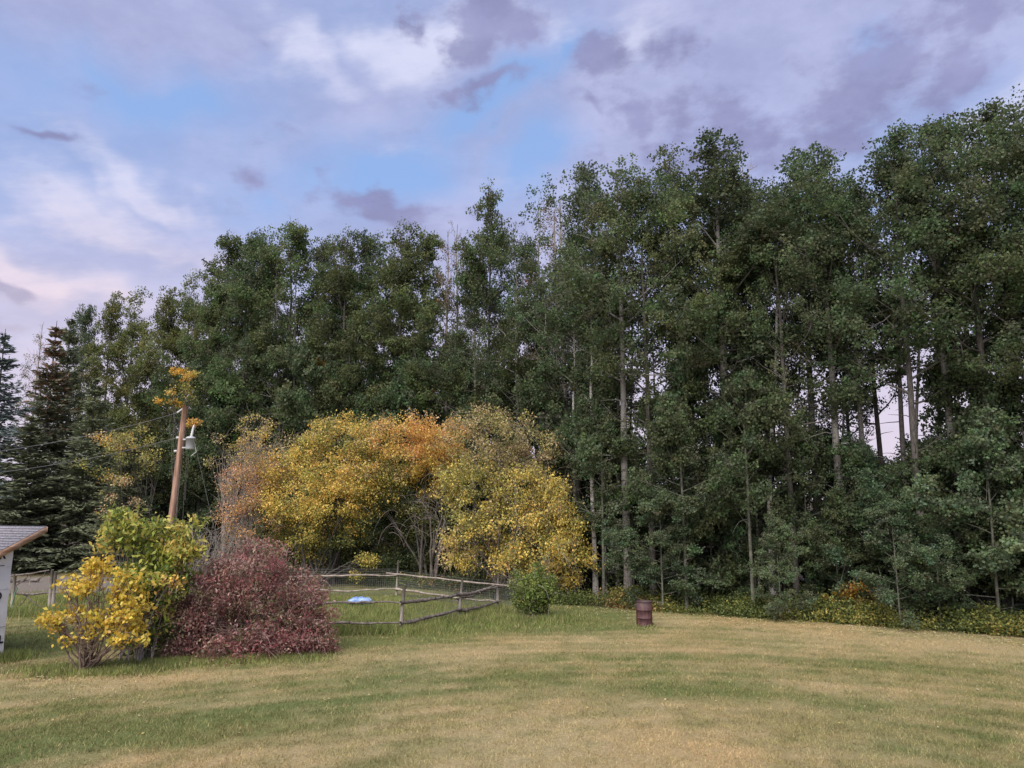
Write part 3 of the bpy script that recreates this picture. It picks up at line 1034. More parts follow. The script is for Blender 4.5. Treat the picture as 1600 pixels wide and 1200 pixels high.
    # slender trunks of the inner rows
    lab = 'slender poplar trunk deep in the wood with crown hidden by the front trees'
    for i in range(12):
        x = -24 + 42 * (i + rng.uniform(.1, .9)) / 12
        if 5 < x < 14: continue
        y = float(wood_y(x)) + rng.uniform(7, 12)
        h = rng.uniform(15, 17.5)
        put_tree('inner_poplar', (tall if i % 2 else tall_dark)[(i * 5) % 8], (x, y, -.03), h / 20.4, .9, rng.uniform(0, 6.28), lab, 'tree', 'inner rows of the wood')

    # conifers at the far end
    sp = [spruce(600, 16, 3.2, (.15, .170, .105)), spruce(601, 16, 2.6, (.15, .160, .10), .5), spruce(602, 16, 3.2, (.13, .165, .165), leaf=.22)]
    sp = [tree_proto(t, l, M['bark_dark'], M['needle'], 'spruce') for t, l in sp]
    for px, py, yy, v, w, lab in ((8, 522, 47.0, 2, 1.25, 'blue green spruce at the left edge with a sharp tip'), (88, 512, 50.5, 1, 1.2, 'spruce with brown cone laden top, second from the left edge'),
                                   (112, 500, 53, 0, .9, 'slim dark spruce behind the cone laden one'), (150, 590, 48.5, 0, 1.3, 'broad green spruce behind the gate, branches to the ground'),
                                   (50, 650, 46.5, 0, 1.9, 'low broad spruce above the shed roof'), (200, 700, 46.5, 0, 1.8, 'short spruce behind the green shrub'), (-70, 540, 47, 0, 1.3, 'spruce beyond the left edge of the photo'), (-15, 600, 50, 1, 1.4, 'green spruce behind the blue green one')):
        x, y, h = at(px, py, yy)
        put_tree('spruce_tree', sp[v], (x, y, -.05), h / tip(sp[v][1]), w, rng.uniform(0, 6.28), lab, 'tree', 'spruces at the left end of the wood')


build_wood()


# ------------------------------------------------------------------ lobed trees and shrubs, each with its own outline
def lobed(name, Y, base_px, lobes, label, cat, leaf=.10, per=16, seed=1, bark='bark_grey', stems=4, stem_r=.05, sig=.22, droop=0., aspect=.6, twigs=0, group=None, shell=.6, spread=.25, lvar=.22, base_y=None, twig_droop=-.6, mat='bush_leaf', twig_r=.007, twig_len=(.5, 1.2), pad=.30):
    """lobes: (px, py, rx px, ry px, dY metres, clumps, palette, weights)"""
    rng = np.random.default_rng(seed)
    b0 = at(base_px, 800, Y)
    base = np.array([b0.x, Y, 0.])
    T, LV, LC, TW = [], [], [], []
    for li, (px, py, rx, ry, dy, n, pal, wt) in enumerate(lobes):
        c = np.array(at(px, py, Y + dy)) - base
        r = np.array([px2m(rx, Y), px2m((rx * .8 + ry * .2), Y), px2m(ry, Y)])
        pk = 7
        k = max(3, n // pk)
        n = k * pk
        q = unit(rng.normal(size=(k, 3))) * (rng.uniform(0, 1, (k, 1)) ** (1 / 3 * (1 - shell) + .02))
        dirs = unit(rng.normal(size=(14, 3)))
        q *= rng.uniform(.72, 1.14, (k, 1))
        q *= 1 + (np.maximum(0, unit(q) @ dirs.T) ** 6 @ rng.normal(.02, .30, 14))[:, None]
        q = np.repeat(q, pk, 0) + unit(rng.normal(size=(n, 3))) * rng.uniform(0, 1, (n, 1)) ** .5 * pad * np.array([1, 1, .7])
        cen = c + q * r
        cen[:, 2] = np.maximum(cen[:, 2], .10)
        wt_ = np.array(wt) / sum(wt)
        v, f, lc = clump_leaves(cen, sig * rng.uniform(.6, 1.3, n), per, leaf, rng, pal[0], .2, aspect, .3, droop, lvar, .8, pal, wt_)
        v[:, 2] = np.maximum(v[:, 2], .01)
        LV.append(v); LC.append(lc)
        # stems reaching into the lobe
        for s in range(stems):
            p0 = np.array([rng.normal(0, spread), rng.normal(0, spread), 0])
            e = c + unit(rng.normal(size=3)) * r * rng.uniform(.2, .8)
            mid = p0 * .6 + e * .4 + np.array([0, 0, .12 * np.linalg.norm(e)]) + rng.normal(0, .12, 3)
            t = np.linspace(0, 1, 9)[:, None]
            pts = p0 * (1 - t) ** 2 + mid * 2 * t * (1 - t) + e * t ** 2
            pts[1:] += rng.normal(0, .025, (8, 3))
            pts[:, 2] = np.maximum(pts[:, 2], 0)
            T.append((pts, np.linspace(stem_r, .008, 9) * rng.uniform(.6, 1.1), 6))
            for g in range(4):
                q0 = along(pts, np.array([rng.uniform(.45, 1)]))[0]
                e2 = c + unit(rng.normal(size=3)) * r * rng.uniform(.6, 1.05)
                t5 = np.linspace(0, 1, 5)[:, None]
                pp = q0 * (1 - t5) + e2 * t5 + rng.normal(0, .03, (5, 3))
                pp[:, 2] = np.maximum(pp[:, 2], .02)
                T.append((pp, np.linspace(max(.01, stem_r * .3), .005, 5), 4))
        for s in range(int(twigs * n / 100)):
            p0 = cen[rng.integers(n)]
            d = unit(unit(p0 - c) + rng.normal(0, .5, 3))
            pp = curve_limb(p0, d, rng.uniform(*twig_len), 5, twig_droop, .2, rng)
            pp[:, 2] = np.maximum(pp[:, 2], .02)
            TW.append((pp, np.linspace(twig_r, twig_r * .5, 5), 3))
    root = empty(name, base)
    tv = tubes(T)
    link('stems' if 'shrub' in name else 'trunk', mesh_np(name + '_stem', *tv, M[bark], None, True), root)
    if TW: tag(link('twigs', mesh_np(name + '_twig', *tubes(TW), M['bark_grey' if bark != 'bark_red' else 'bark_red']), root), kind='stuff')
    v = np.concatenate(LV)
    link('crown', mesh_np(name + '_crown', v, np.arange(len(v)).reshape(-1, 4), M[mat], np.concatenate(LC)), root)
    return tag(root, label, cat, group)


YEL, GOLD, ORA, LIME, GRN, TAN = (.70, .53, .14), (.70, .45, .12), (.69, .37, .13), (.47, .42, .11), (.20, .215, .07), (.54, .42, .24)
DGRN, OLV, PINK = (.085, .11, .042), (.35, .32, .12), (.54, .32, .21)


def build_autumn_trees():
    G = 'yellowing trees behind the paddock'
    lobed('maple_tree', 40.5, 525, [
        (530, 690, 55, 45, .5, 330, (YEL, GOLD, LIME, GRN, TAN), (4, 2, 3, 3, 1)), (575, 715, 40, 45, .8, 200, (LIME, GRN, YEL, DGRN), (3, 4, 2, 2)),
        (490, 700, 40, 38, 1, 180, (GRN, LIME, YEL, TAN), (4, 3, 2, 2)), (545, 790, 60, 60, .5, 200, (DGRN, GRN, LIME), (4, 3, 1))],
        'high yellow green maple behind, left of the orange topped one', 'tree', .11, 21, 11, 'bark_dark', 2, .09, .28, .2, .7, 6, G)
    lobed('maple_tree', 39.5, 500, [
        (470, 775, 62, 55, 0, 520, (YEL, LIME, GOLD, GRN), (5, 4, 2, 2)), (530, 790, 55, 48, -.3, 380, (YEL, LIME, GOLD, GRN), (5, 3, 3, 2)), (440, 750, 40, 45, .3, 240, (YEL, GOLD, TAN, LIME), (4, 3, 2, 2)),
        (460, 840, 48, 38, -.2, 220, (LIME, YEL, GRN, DGRN), (3, 3, 3, 2)), (550, 750, 42, 36, 0, 200, (GOLD, YEL, TAN, LIME), (3, 3, 2, 2)), (566, 876, 22, 14, -.6, 50, (LIME, YEL, GRN), (3, 3, 2)), (520, 840, 50, 30, .4, 130, (GRN, LIME, DGRN), (3, 2, 3))],
        'bright yellow maple at the left behind the paddock rails', 'tree', .11, 21, 12, 'bark_dark', 2, .08, .26, .2, .7, 6, G)
    lobed('maple_tree', 40.2, 665, [
        (650, 695, 58, 44, .2, 460, (GOLD, ORA, YEL, TAN), (5, 4, 2, 2)), (705, 700, 34, 44, .2, 200, (GOLD, ORA, TAN), (4, 4, 2)), (680, 740, 40, 30, .2, 150, (GOLD, YEL, LIME), (4, 3, 2)),
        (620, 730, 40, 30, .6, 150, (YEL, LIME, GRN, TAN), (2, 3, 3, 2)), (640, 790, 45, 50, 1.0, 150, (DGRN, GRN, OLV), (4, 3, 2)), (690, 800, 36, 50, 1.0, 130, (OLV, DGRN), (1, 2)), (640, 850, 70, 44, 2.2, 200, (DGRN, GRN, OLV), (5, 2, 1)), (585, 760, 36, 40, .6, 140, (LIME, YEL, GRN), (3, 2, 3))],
        'orange topped maple in the middle behind the paddock', 'tree', .11, 21, 13, 'bark_dark', 1, .09, .26, .2, .7, 10, G)
    lobed('weeping_tree', 35.0, 790, [
        (770, 690, 60, 48, .6, 330, (OLV, TAN, (.28, .24, .12), LIME), (4, 3, 4, 1)), (835, 715, 45, 36, .6, 150, (TAN, OLV, (.30, .22, .14)), (3, 3, 3)),
        (740, 770, 55, 60, .2, 380, (LIME, OLV, YEL, GRN), (3, 4, 2, 2)), (815, 790, 65, 62, 0, 480, (LIME, OLV, YEL, TAN), (4, 3, 4, 1)), (862, 800, 44, 62, -.3, 360, (YEL, LIME, OLV, ORA), (4, 3, 3, .5)),
        (845, 862, 62, 40, -.8, 420, (YEL, GOLD, LIME, GRN), (5, 2, 4, 2)), (884, 850, 30, 58, -.8, 240, (YEL, LIME, GRN), (4, 3, 2)), (725, 850, 36, 34, -.4, 130, (TAN, LIME, YEL), (3, 3, 3)), (790, 870, 40, 20, -.4, 90, (LIME, YEL, OLV), (3, 3, 2)),
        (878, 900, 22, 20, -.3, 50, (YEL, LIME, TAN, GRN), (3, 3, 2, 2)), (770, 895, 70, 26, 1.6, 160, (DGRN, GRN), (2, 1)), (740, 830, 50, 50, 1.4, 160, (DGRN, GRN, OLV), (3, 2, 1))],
        'weeping yellow tree drooping over the right corner of the paddock', 'tree', .112, 17, 14, 'bark_dead', 2, .08, .25, .9, .62, 26, G, twig_droop=-1.6, twig_len=(.6, 1.6))
    lobed('fruit_tree', 38.8, 385, [
        (385, 760, 38, 50, 0, 340, (PINK, ORA, TAN, (.36, .24, .18)), (4, 3, 3, 2)), (395, 700, 30, 26, .2, 90, (TAN, GOLD, LIME), (3, 3, 2)), (375, 815, 42, 42, 0, 230, (ORA, PINK, TAN), (3, 4, 2)), (355, 745, 22, 24, .3, 50, (ORA, PINK), (1, 1))],
        'sparse pinkish orange tree at the left end of the yellow trees', 'tree', .095, 11, 15, 'bark_grey', 7, .04, .24, .1, .6, 40, G, twig_droop=.3, twig_r=.008)
    lobed('fruit_tree', 41.5, 350, [
        (355, 705, 34, 20, 0, 60, (TAN, OLV, LIME), (3, 2, 2)), (400, 665, 26, 26, .2, 60, (LIME, TAN, YEL), (3, 3, 2)), (430, 690, 34, 24, .2, 70, (TAN, LIME, GRN), (3, 2, 2))],
        'thin tan leaved tree behind the pinkish orange one', 'tree', .10, 10, 16, 'bark_grey', 6, .05, .24, .1, .6, 40, G, twig_droop=.2)
    lobed('young_maple', 46, 215, [
        (225, 700, 45, 40, 0, 120, (OLV, GRN, LIME), (3, 3, 2)), (190, 690, 35, 24, .2, 60, (OLV, GOLD, TAN), (3, 2, 2)), (180, 735, 40, 24, 0, 60, (GRN, LIME, GOLD), (3, 2, 1)), (190, 790, 30, 34, -2, 60, (TAN, PINK, OLV), (3, 2, 2))],
        'olive and gold young tree under the wires left of the pole', 'tree', .12, 14, 17, 'bark_dark', 3, .05, .26, .1, .7, 20)
    lobed('gold_sapling', 45.5, 284, [
        (282, 640, 26, 40, .3, 40, (GRN, LIME, DGRN), (3, 1, 3)),
        (272, 588, 19, 12, 0, 26, (GOLD, (.62, .36, .03)), (1, 1)), (285, 610, 22, 22, 0, 18, (GOLD, LIME, GRN), (1, 2, 2)), (266, 632, 22, 9, 0, 24, (GOLD, (.62, .36, .03)), (1, 1)), (300, 655, 14, 14, 0, 30, (GOLD, ORA, LIME), (2, 1, 2)), (298, 584, 14, 9, 0, 22, (GOLD, LIME), (2, 1))],
        'bright golden leaves of a slim sapling above the pole top', 'tree', .12, 14, 18, 'bark_dark', 1, .05, .2, .1, .7, 0)
    lobed('gold_sapling', 50.0, 492, [
        (490, 568, 22, 10, 0, 16, (GOLD, (.60, .36, .03)), (1, 1)), (500, 580, 12, 8, 0, 20, (GOLD, LIME), (1, 1))],
        'small golden patch of leaves high in the left block', 'tree', .12, 14, 19, 'bark_dark', 1, .04, .2, .1, .7, 0)
    # leafless grey thicket between the pole and the orange tree
    rng = np.random.default_rng(21)
    for i, (px, hh) in enumerate(((292, 3.6), (312, 4.0), (330, 3.4))):
        p = at(px, 800, 36.5 + .5 * i)
        T = []
        for s in range(30):
            d = unit(np.array([rng.normal(0, .35), rng.normal(0, .35), 1]))
            pts = curve_limb((rng.normal(0, .2), rng.normal(0, .2), 0), d, hh * rng.uniform(.6, 1.1), 8, -.3, .14, rng)
            T.append((pts, np.linspace(.022, .007, 8), 4))
            for g in range(5):
                q = along(pts, np.array([rng.uniform(.35, 1)]))[0]
                T.append((curve_limb(q, unit(d + rng.normal(0, .6, 3)), rng.uniform(.4, 1.1), 4, -.4, .2, rng), np.linspace(.010, .005, 4), 3))
        o = link('bare_shrub', mesh_np('bare_shrub', *tubes(T), M['bark_grey']), None, (p.x, p.y, 0))
        tag(o, ('leafless grey shrub nearest the pole foot', 'tallest leafless grey shrub between pole and orange tree', 'leafless grey shrub against the orange tree')[i], 'shrub', 'leafless shrubs by the pole')
    # hanging dead branches in the dark between the yellow trees
    T = []
    p = at(665, 800, 38.9)
    for s in range(30):
        z = rng.uniform(2.5, 4.8)
        q = np.array([rng.normal(0, .9), rng.normal(0, .3), z])
        T.append((curve_limb(q, unit(np.array([rng.normal(0, .8), rng.normal(0, .4), .5])), rng.uniform(1.2, 2.6), 8, -2.6, .08, rng), np.linspace(.016, .006, 8), 4))
    for s in range(4):
        e = np.array([rng.normal(0, .8), rng.normal(0, .3), rng.uniform(3.8, 5.2)])
        b = np.array([.35 + rng.normal(0, .22), rng.normal(0, .2), 0])
        t = np.linspace(0, 1, 8)[:, None]
        T.append((b * (1 - t) + e * t + rng.normal(0, .04, (8, 3)), np.linspace(.08, .02, 8), 6))
    tag(link('dead_tree', mesh_np('dead_tree', *tubes(T), M['bark_dead'], None, True), None, (p.x, p.y, 0)), 'dead many stemmed tree with hanging grey branches between orange and weeping trees', 'tree')


build_autumn_trees()


def build_shrubs():
    LEM = (.68, .50, .09)
    # yellow shrub with big leaves on a fan of brown stems
    yb = gnd(155, 1049)
    lobed('yellow_shrub', yb.y, 155, [
        (150, 900, 34, 34, 0, 86, (LEM, (.60, .46, .07), (.60, .42, .08)), (4, 2, 3)), (115, 915, 24, 26, .2, 37, (LEM, (.48, .42, .08), (.60, .46, .07)), (4, 2, 2)), (195, 915, 30, 30, .2, 58, (LEM, LIME, (.60, .46, .07)), (4, 2, 2)),
        (110, 965, 38, 20, -.1, 50, (LEM, (.60, .46, .07), (.60, .40, .12)), (4, 3, 1)), (170, 955, 50, 34, 0, 129, (LEM, (.60, .46, .07), LIME), (5, 3, 1)), (215, 960, 26, 38, 0, 67, ((.60, .46, .07), LEM, LIME), (3, 3, 2)),
        (145, 995, 46, 16, -.2, 46, (LEM, (.60, .46, .07), (.60, .40, .12)), (3, 3, 1)), (205, 1000, 30, 18, -.2, 38, (LEM, LIME, (.60, .46, .07)), (3, 3, 2)), (85, 968, 18, 10, -.3, 8, ((.60, .40, .12), (.60, .46, .07)), (1, 1))],
        'bright yellow shrub with bare brown stems beside the shed', 'shrub', .125, 6, 31, 'bark_stem', 5, .026, .15, .1, .62, 0, shell=.35, spread=.07, lvar=.16)
    lobed('elder_shrub', yb.y + 1.6, 235, [
        (225, 832, 46, 30, 0, 200, ((.38, .42, .09), LIME, (.14, .19, .05)), (4, 3, 3)), (290, 850, 26, 30, 0, 90, (LIME, YEL, (.38, .42, .09)), (3, 2, 3)), (185, 840, 22, 26, .2, 60, (LIME, (.22, .26, .08), YEL), (3, 3, 1)),
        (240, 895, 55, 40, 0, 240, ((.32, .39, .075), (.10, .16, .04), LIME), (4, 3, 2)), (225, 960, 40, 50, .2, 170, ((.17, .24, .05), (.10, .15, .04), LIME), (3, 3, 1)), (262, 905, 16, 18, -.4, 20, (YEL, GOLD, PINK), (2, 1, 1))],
        'tall lime green shrub between yellow and dark red shrubs', 'shrub', .17, 9, 32, 'bark_grey', 4, .03, .20, .5, .45, 0, shell=.4)
    rb = gnd(380, 1033)
    RED, WINE, MAUV, RG, RTAN = (.30, .135, .125), (.24, .08, .088), (.36, .225, .21), (.20, .185, .105), (.42, .30, .24)
    P, Wt = (RED, WINE, MAUV, RG, RTAN), (4, 3, 4, 2.2, 2.4)
    lobed('dogwood_shrub', rb.y + 1.4, 385, [
        (385, 905, 68, 48, 0, 448, P, Wt), (320, 935, 52, 42, 0, 264, P, Wt), (455, 930, 48, 44, .2, 264, P, Wt), (480, 970, 42, 36, 0, 208, P, (5, 3, 4, 1, 2)), (295, 975, 46, 44, 0, 208, P, (3, 3, 4, 3, 2)),
        (380, 985, 75, 42, -.5, 344, P, (3, 4, 4, 3, 2)), (440, 1000, 50, 28, -.4, 184, (WINE, RED, MAUV), (4, 3, 3)), (330, 1005, 55, 26, -.3, 176, P, Wt), (380, 945, 90, 45, .3, 320, P, Wt), (492, 985, 34, 30, 0, 150, P, Wt), (395, 880, 46, 22, .2, 104, P, Wt)],
        'dark red bushy shrub sprawling in front of the paddock rails', 'shrub', .10, 14, 33, 'bark_red', 6, .018, .19, .2, .44, 24, twig_droop=-.5, shell=.5, twig_r=.008, twig_len=(.3, .9))
    rng = np.random.default_rng(35)
    gb = gnd(836, 970)
    lobed('green_shrub', gb.y + .7, 836, [
        (836, 932, 31, 35, 0, 460, ((.19, .25, .065), (.14, .19, .055), (.27, .31, .08)), (4, 4, 1)), (812, 925, 16, 24, 0, 70, ((.19, .24, .08), OLV), (3, 1)), (850, 910, 16, 20, 0, 70, ((.18, .23, .07), OLV), (3, 1))],
        'rounded green shrub at the right corner of the paddock', 'shrub', .105, 15, 34, 'bark_dark', 5, .016, .13, 0, .5, 10, shell=.5)
    ob = gnd(1340, 972)
    lobed('orange_shrub', ob.y + .55, 1335, [
        (1345, 928, 30, 22, 0, 110, ((.40, .22, .035), (.33, .15, .03), OLV), (4, 2, 2)), (1315, 942, 22, 18, 0, 60, ((.40, .26, .04), OLV, GRN), (3, 2, 2)), (1370, 940, 14, 12, 0, 18, (OLV, (.36, .2, .03)), (2, 1))],
        'small orange leaved shrub at the wood edge', 'shrub', .11, 10, 36, 'bark_dark', 4, .015, .15, 0, .6, 0)
    lobed('yellow_sprout', ob.y + .6, 1446, [(1446, 931, 9, 5, 0, 10, (YEL, LIME), (2, 1)), (1465, 950, 10, 10, 0, 12, (OLV, PINK), (1, 1))],
        'tiny yellow leaved sprout right of the orange shrub', 'shrub', .10, 8, 37, 'bark_dark', 2, .012, .12, 0, .6, 0)


build_shrubs()


def build_undergrowth():
    rng = np.random.default_rng(50)
    n = 5600
    x = rng.uniform(1.2, 22, n)
    x = x + .35 * np.sin(x * 5.1) + .5 * np.sin(x * 1.7)
    off = np.abs(rng.normal(0, 1.1, n)) + .1 + .5 * (fbm(x * .7, x * 0 + 3, 8, 2) - .5)
    y = edge_y(x) + off + .15
    hmax = (.08 + .66 * fbm(x * .8, y * .8, 12, 3)) * np.clip(off * 1.3 + .3, .3, 1.25)
    z = hmax * rng.uniform(.1, 1, n)
    # the same low growth under the yellow trees and round to the weeping one
    m = 1500
    x2 = rng.uniform(-13, 2.2, m)
    y2 = np.maximum(edge_y(x2) - .2, 33.5) + np.abs(rng.normal(0, 1.2, m)) + np.where(x2 < -1, 2.2, .4)
    z2 = rng.uniform(.05, .55, m)
    n3 = 3200
    x3 = rng.uniform(-16, 22, n3)
    y3 = wood_y(x3) + rng.uniform(1.0, 9, n3)
    z3 = rng.uniform(.05, .9, n3)
    c = np.concatenate([np.stack([x, y, z], -1), np.stack([x2, y2, z2], -1), np.stack([x3, y3, z3], -1)])
    g = fbm(c[:, 0] * .45, c[:, 1] * .45, 14, 3)
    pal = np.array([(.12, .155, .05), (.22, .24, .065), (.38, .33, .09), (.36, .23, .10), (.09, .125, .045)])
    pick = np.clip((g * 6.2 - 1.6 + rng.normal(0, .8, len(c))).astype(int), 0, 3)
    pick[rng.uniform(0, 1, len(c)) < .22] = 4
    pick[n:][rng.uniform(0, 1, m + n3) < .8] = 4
    per = 12
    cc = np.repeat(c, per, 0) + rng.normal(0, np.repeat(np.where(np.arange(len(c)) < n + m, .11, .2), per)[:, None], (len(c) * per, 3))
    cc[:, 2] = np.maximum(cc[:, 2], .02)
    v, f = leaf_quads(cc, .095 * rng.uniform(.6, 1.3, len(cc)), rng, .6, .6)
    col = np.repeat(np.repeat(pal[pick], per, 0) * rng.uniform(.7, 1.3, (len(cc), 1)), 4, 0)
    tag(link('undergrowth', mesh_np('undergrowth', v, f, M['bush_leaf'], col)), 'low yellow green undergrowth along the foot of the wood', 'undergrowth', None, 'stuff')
    # fallen leaves on the lawn
    n = 2600
    x = np.concatenate([rng.uniform(-16, 20, 450), rng.uniform(0, 20, 1850), rng.normal(-13, 1.6, 300)])
    y = np.concatenate([rng.uniform(15, 31, 450), np.zeros(1850), rng.normal(20.5, 1.0, 300)])
    y[450:2300] = edge_y(x[450:2300]) - np.abs(rng.normal(0, 1.3, 1850))
    c = np.stack([x, y, gz(x, y) + .045], -1)
    v, f = leaf_quads(c, .062 * rng.uniform(.7, 1.4, n), rng, .7, 2.5)
    v[:, 2] = np.repeat(c[:, 2], 4) + (v[:, 2] - np.repeat(c[:, 2], 4)) * .35
    pal = np.array([(.62, .50, .30), (.62, .48, .16), (.52, .36, .24), (.60, .54, .40)])
    tag(link('fallen_leaves', mesh_np('fallen_leaves', v, f, M['bush_leaf'], np.repeat(pal[rng.integers(0, 4, n)], 4, 0))), 'pale fallen leaves scattered over the lawn', 'leaves', None, 'stuff')
    # thin saplings with visible stems at the right
    for i, (pts, r, lab) in enumerate((([(1549, 972), (1543, 930), (1538, 905), (1541, 875), (1538, 850), (1530, 825)], .055, 'thin pale crooked sapling stem near the right edge'),
                                       ([(1386, 970), (1385, 950), (1384, 925), (1382, 900)], .05, 'short pale sapling stem below the small pale green poplar'),
                                       ([(1134, 925), (1122, 893), (1113, 865), (1106, 842)], .03, 'dead grey pole leaning between the white trunks'))):
        Y = gnd(*pts[0]).y if i < 2 else gnd(1150, 938).y + 1.2
        P = np.array([at(a, c_, Y + .15 * k) for k, (a, c_) in enumerate(pts)])
        P[0, 2] = -.02
        b0 = P[0].copy(); b0[2] = 0
        o = link('leaning_pole' if i == 2 else 'sapling_stem', mesh_np('sapling_stem', *tubes([(P - b0, np.linspace(r, r * .6, len(P)), 7)]), M['bark' if i < 2 else 'bark_grey'], None, True), None, b0)
        tag(o, lab, 'pole' if i == 2 else 'sapling')
    # white trunks of the front row, bare at the foot
    for px, py0, ptop, rad, lab in ((1098, 925, 700, .13, 'white scarred poplar trunk right of the low pale green poplar'), (1152, 936, 640, .16, 'thick white poplar trunk with dark foot, third right of the drum'), (1191, 935, 660, .11, 'slim white trunk, left of a close pair'),
                                    (1208, 946, 640, .14, 'stout pale trunk with very white edge, right of a close pair'), (931, 932, 640, .13, 'reddish white trunk just left of the drum, left of a pair'), (945, 930, 640, .12, 'white trunk just left of the drum, right of a pair'), (901, 940, 700, .10, 'pale trunk at the right end of the weeping yellow tree'),
                                    (1580, 968, 560, .14, 'grey trunk close to the right edge'), (1566, 966, 500, .17, 'thick pale banded trunk close to the right edge')):
        g = gnd(px, py0)
        if px == 901: g = g * 1.13
        h = at(px, ptop, g.y).z
        w = np.cumsum(rng.normal(0, .05, (12, 2)), 0)
        t = np.linspace(0, 1, 12)
        k = min(h * 2.1, 15.5)
        T = [(np.stack([w[:, 0] * t * 2, w[:, 1] * t * 2, t * k - .05], -1), rad * (1 - .75 * t) * np.where(t == 0, 1.25, 1), 10)]
        C = []
        for q in range(30):
            tt = rng.uniform(.36, .98)
            p = along(T[0][0], np.array([tt]))[0]
            az = rng.uniform(0, 6.28)
            pts = curve_limb(p, (math.cos(az), math.sin(az), .7), rng.uniform(.8, 2.0), 6, .6, .12, rng)
            T.append((pts, np.linspace(.03, .006, 6), 4))
            C.append(along(pts, rng.uniform(.4, 1.05, 12)))
        lv = clump_leaves(np.concatenate(C), .26, 20, .115, rng, POP, .2, .85)
        put_tree('white_poplar', tree_proto(tubes(T), lv, M['bark_white'], M['leaf'], 'white_poplar'), (g.x * (1 - .9 / g.y), g.y - .9, 0), 1, 1, 0, lab, 'tree', 'white trunks at the front of the wood')


build_undergrowth()


def build_slim_stems():
    rng = np.random.default_rng(71)
    S = (((985, 930), (988, 430), .085, 'bark_dark', 'slim reddish dark stem right of the very pale straight trunk'),
         ((1020, 930), (1030, 480), .06, 'bark_grey', 'slim grey stem between the drum and the white trunks'),
         ((900, 928), (872, 440), .07, 'bark_grey', 'slim grey stem leaning left above the weeping yellow tree'),
         ((1225, 935), (1196, 400), .085, 'bark_dark', 'dark stem leaning left under the twin spires'),
         ((1222, 936), (1262, 380), .07, 'bark_dark', 'dark stem leaning right under the twin spires'),
         ((1305, 940), (1322, 420), .07, 'bark', 'slim pale stem in the gap left of the big dark double trunk'),
         ((1416, 950), (1408, 330), .14, 'bark_dark', 'big dark trunk with a paler twin beside it'),
         ((1428, 950), (1430, 400), .10, 'bark', 'paler twin beside the big dark trunk'),
         ((1468, 955), (1462, 330), .10, 'bark_white', 'straight pale trunk between the dark double trunk and the right edge'),
         ((1520, 958), (1530, 380), .09, 'bark', 'slim grey trunk leaning right near the right edge'),
         ((1185, 936), (1170, 520), .05, 'bark_grey', 'thin dead stem with twigs above the small pale green poplar'),
         ((745, 900), (742, 400), .085, 'bark_white', 'pale trunk rising above the orange topped tree'),
         ((965, 930), (962, 380), .11, 'bark_white', 'whitish trunk close behind the very pale straight one'),
         ((440, 880), (436, 420), .09, 'bark_dark', 'dark trunk above the bright yellow maple, left of a pair'),
         ((462, 880), (460, 420), .10, 'bark_dark', 'dark trunk above the bright yellow maple, right of a pair'))
    for (a, c, r, m, lab) in S:
        X = 0
        for _ in range(8):
            Y = float(wood_y(X)) + (4.2 if a[0] > 800 else 2.5)
            X = at(a[0], 900, Y).x
        b0 = np.array([X, Y, 0.])
        e = np.array(at(c[0], c[1], Y + .6)) - b0
        t = np.linspace(0, 1, 12)[:, None]
        w = np.cumsum(rng.normal(0, .05, (12, 3)), 0) * np.array([1, 1, 0]) * t
        pts = e * t + w
        pts[0, 2] = -.05
        T = [(pts, np.linspace(r, r * .35, 12), 8)]
        for q in range(12):
            p = along(pts, np.array([rng.uniform(.3, 1)]))[0]
            az = rng.uniform(0, 6.28)
            l = curve_limb(p, (math.cos(az), math.sin(az), rng.uniform(.1, .9)), rng.uniform(.5, 1.6), 6, rng.uniform(-.3, .7), .18, rng)
            T.append((l, np.linspace(.022, .006, 6), 4))
        tag(link('slim_trunk', mesh_np('slim_trunk', *tubes(T), M[m], None, True), None, b0), lab, 'tree', 'slim stems in the front of the wood')


build_slim_stems()


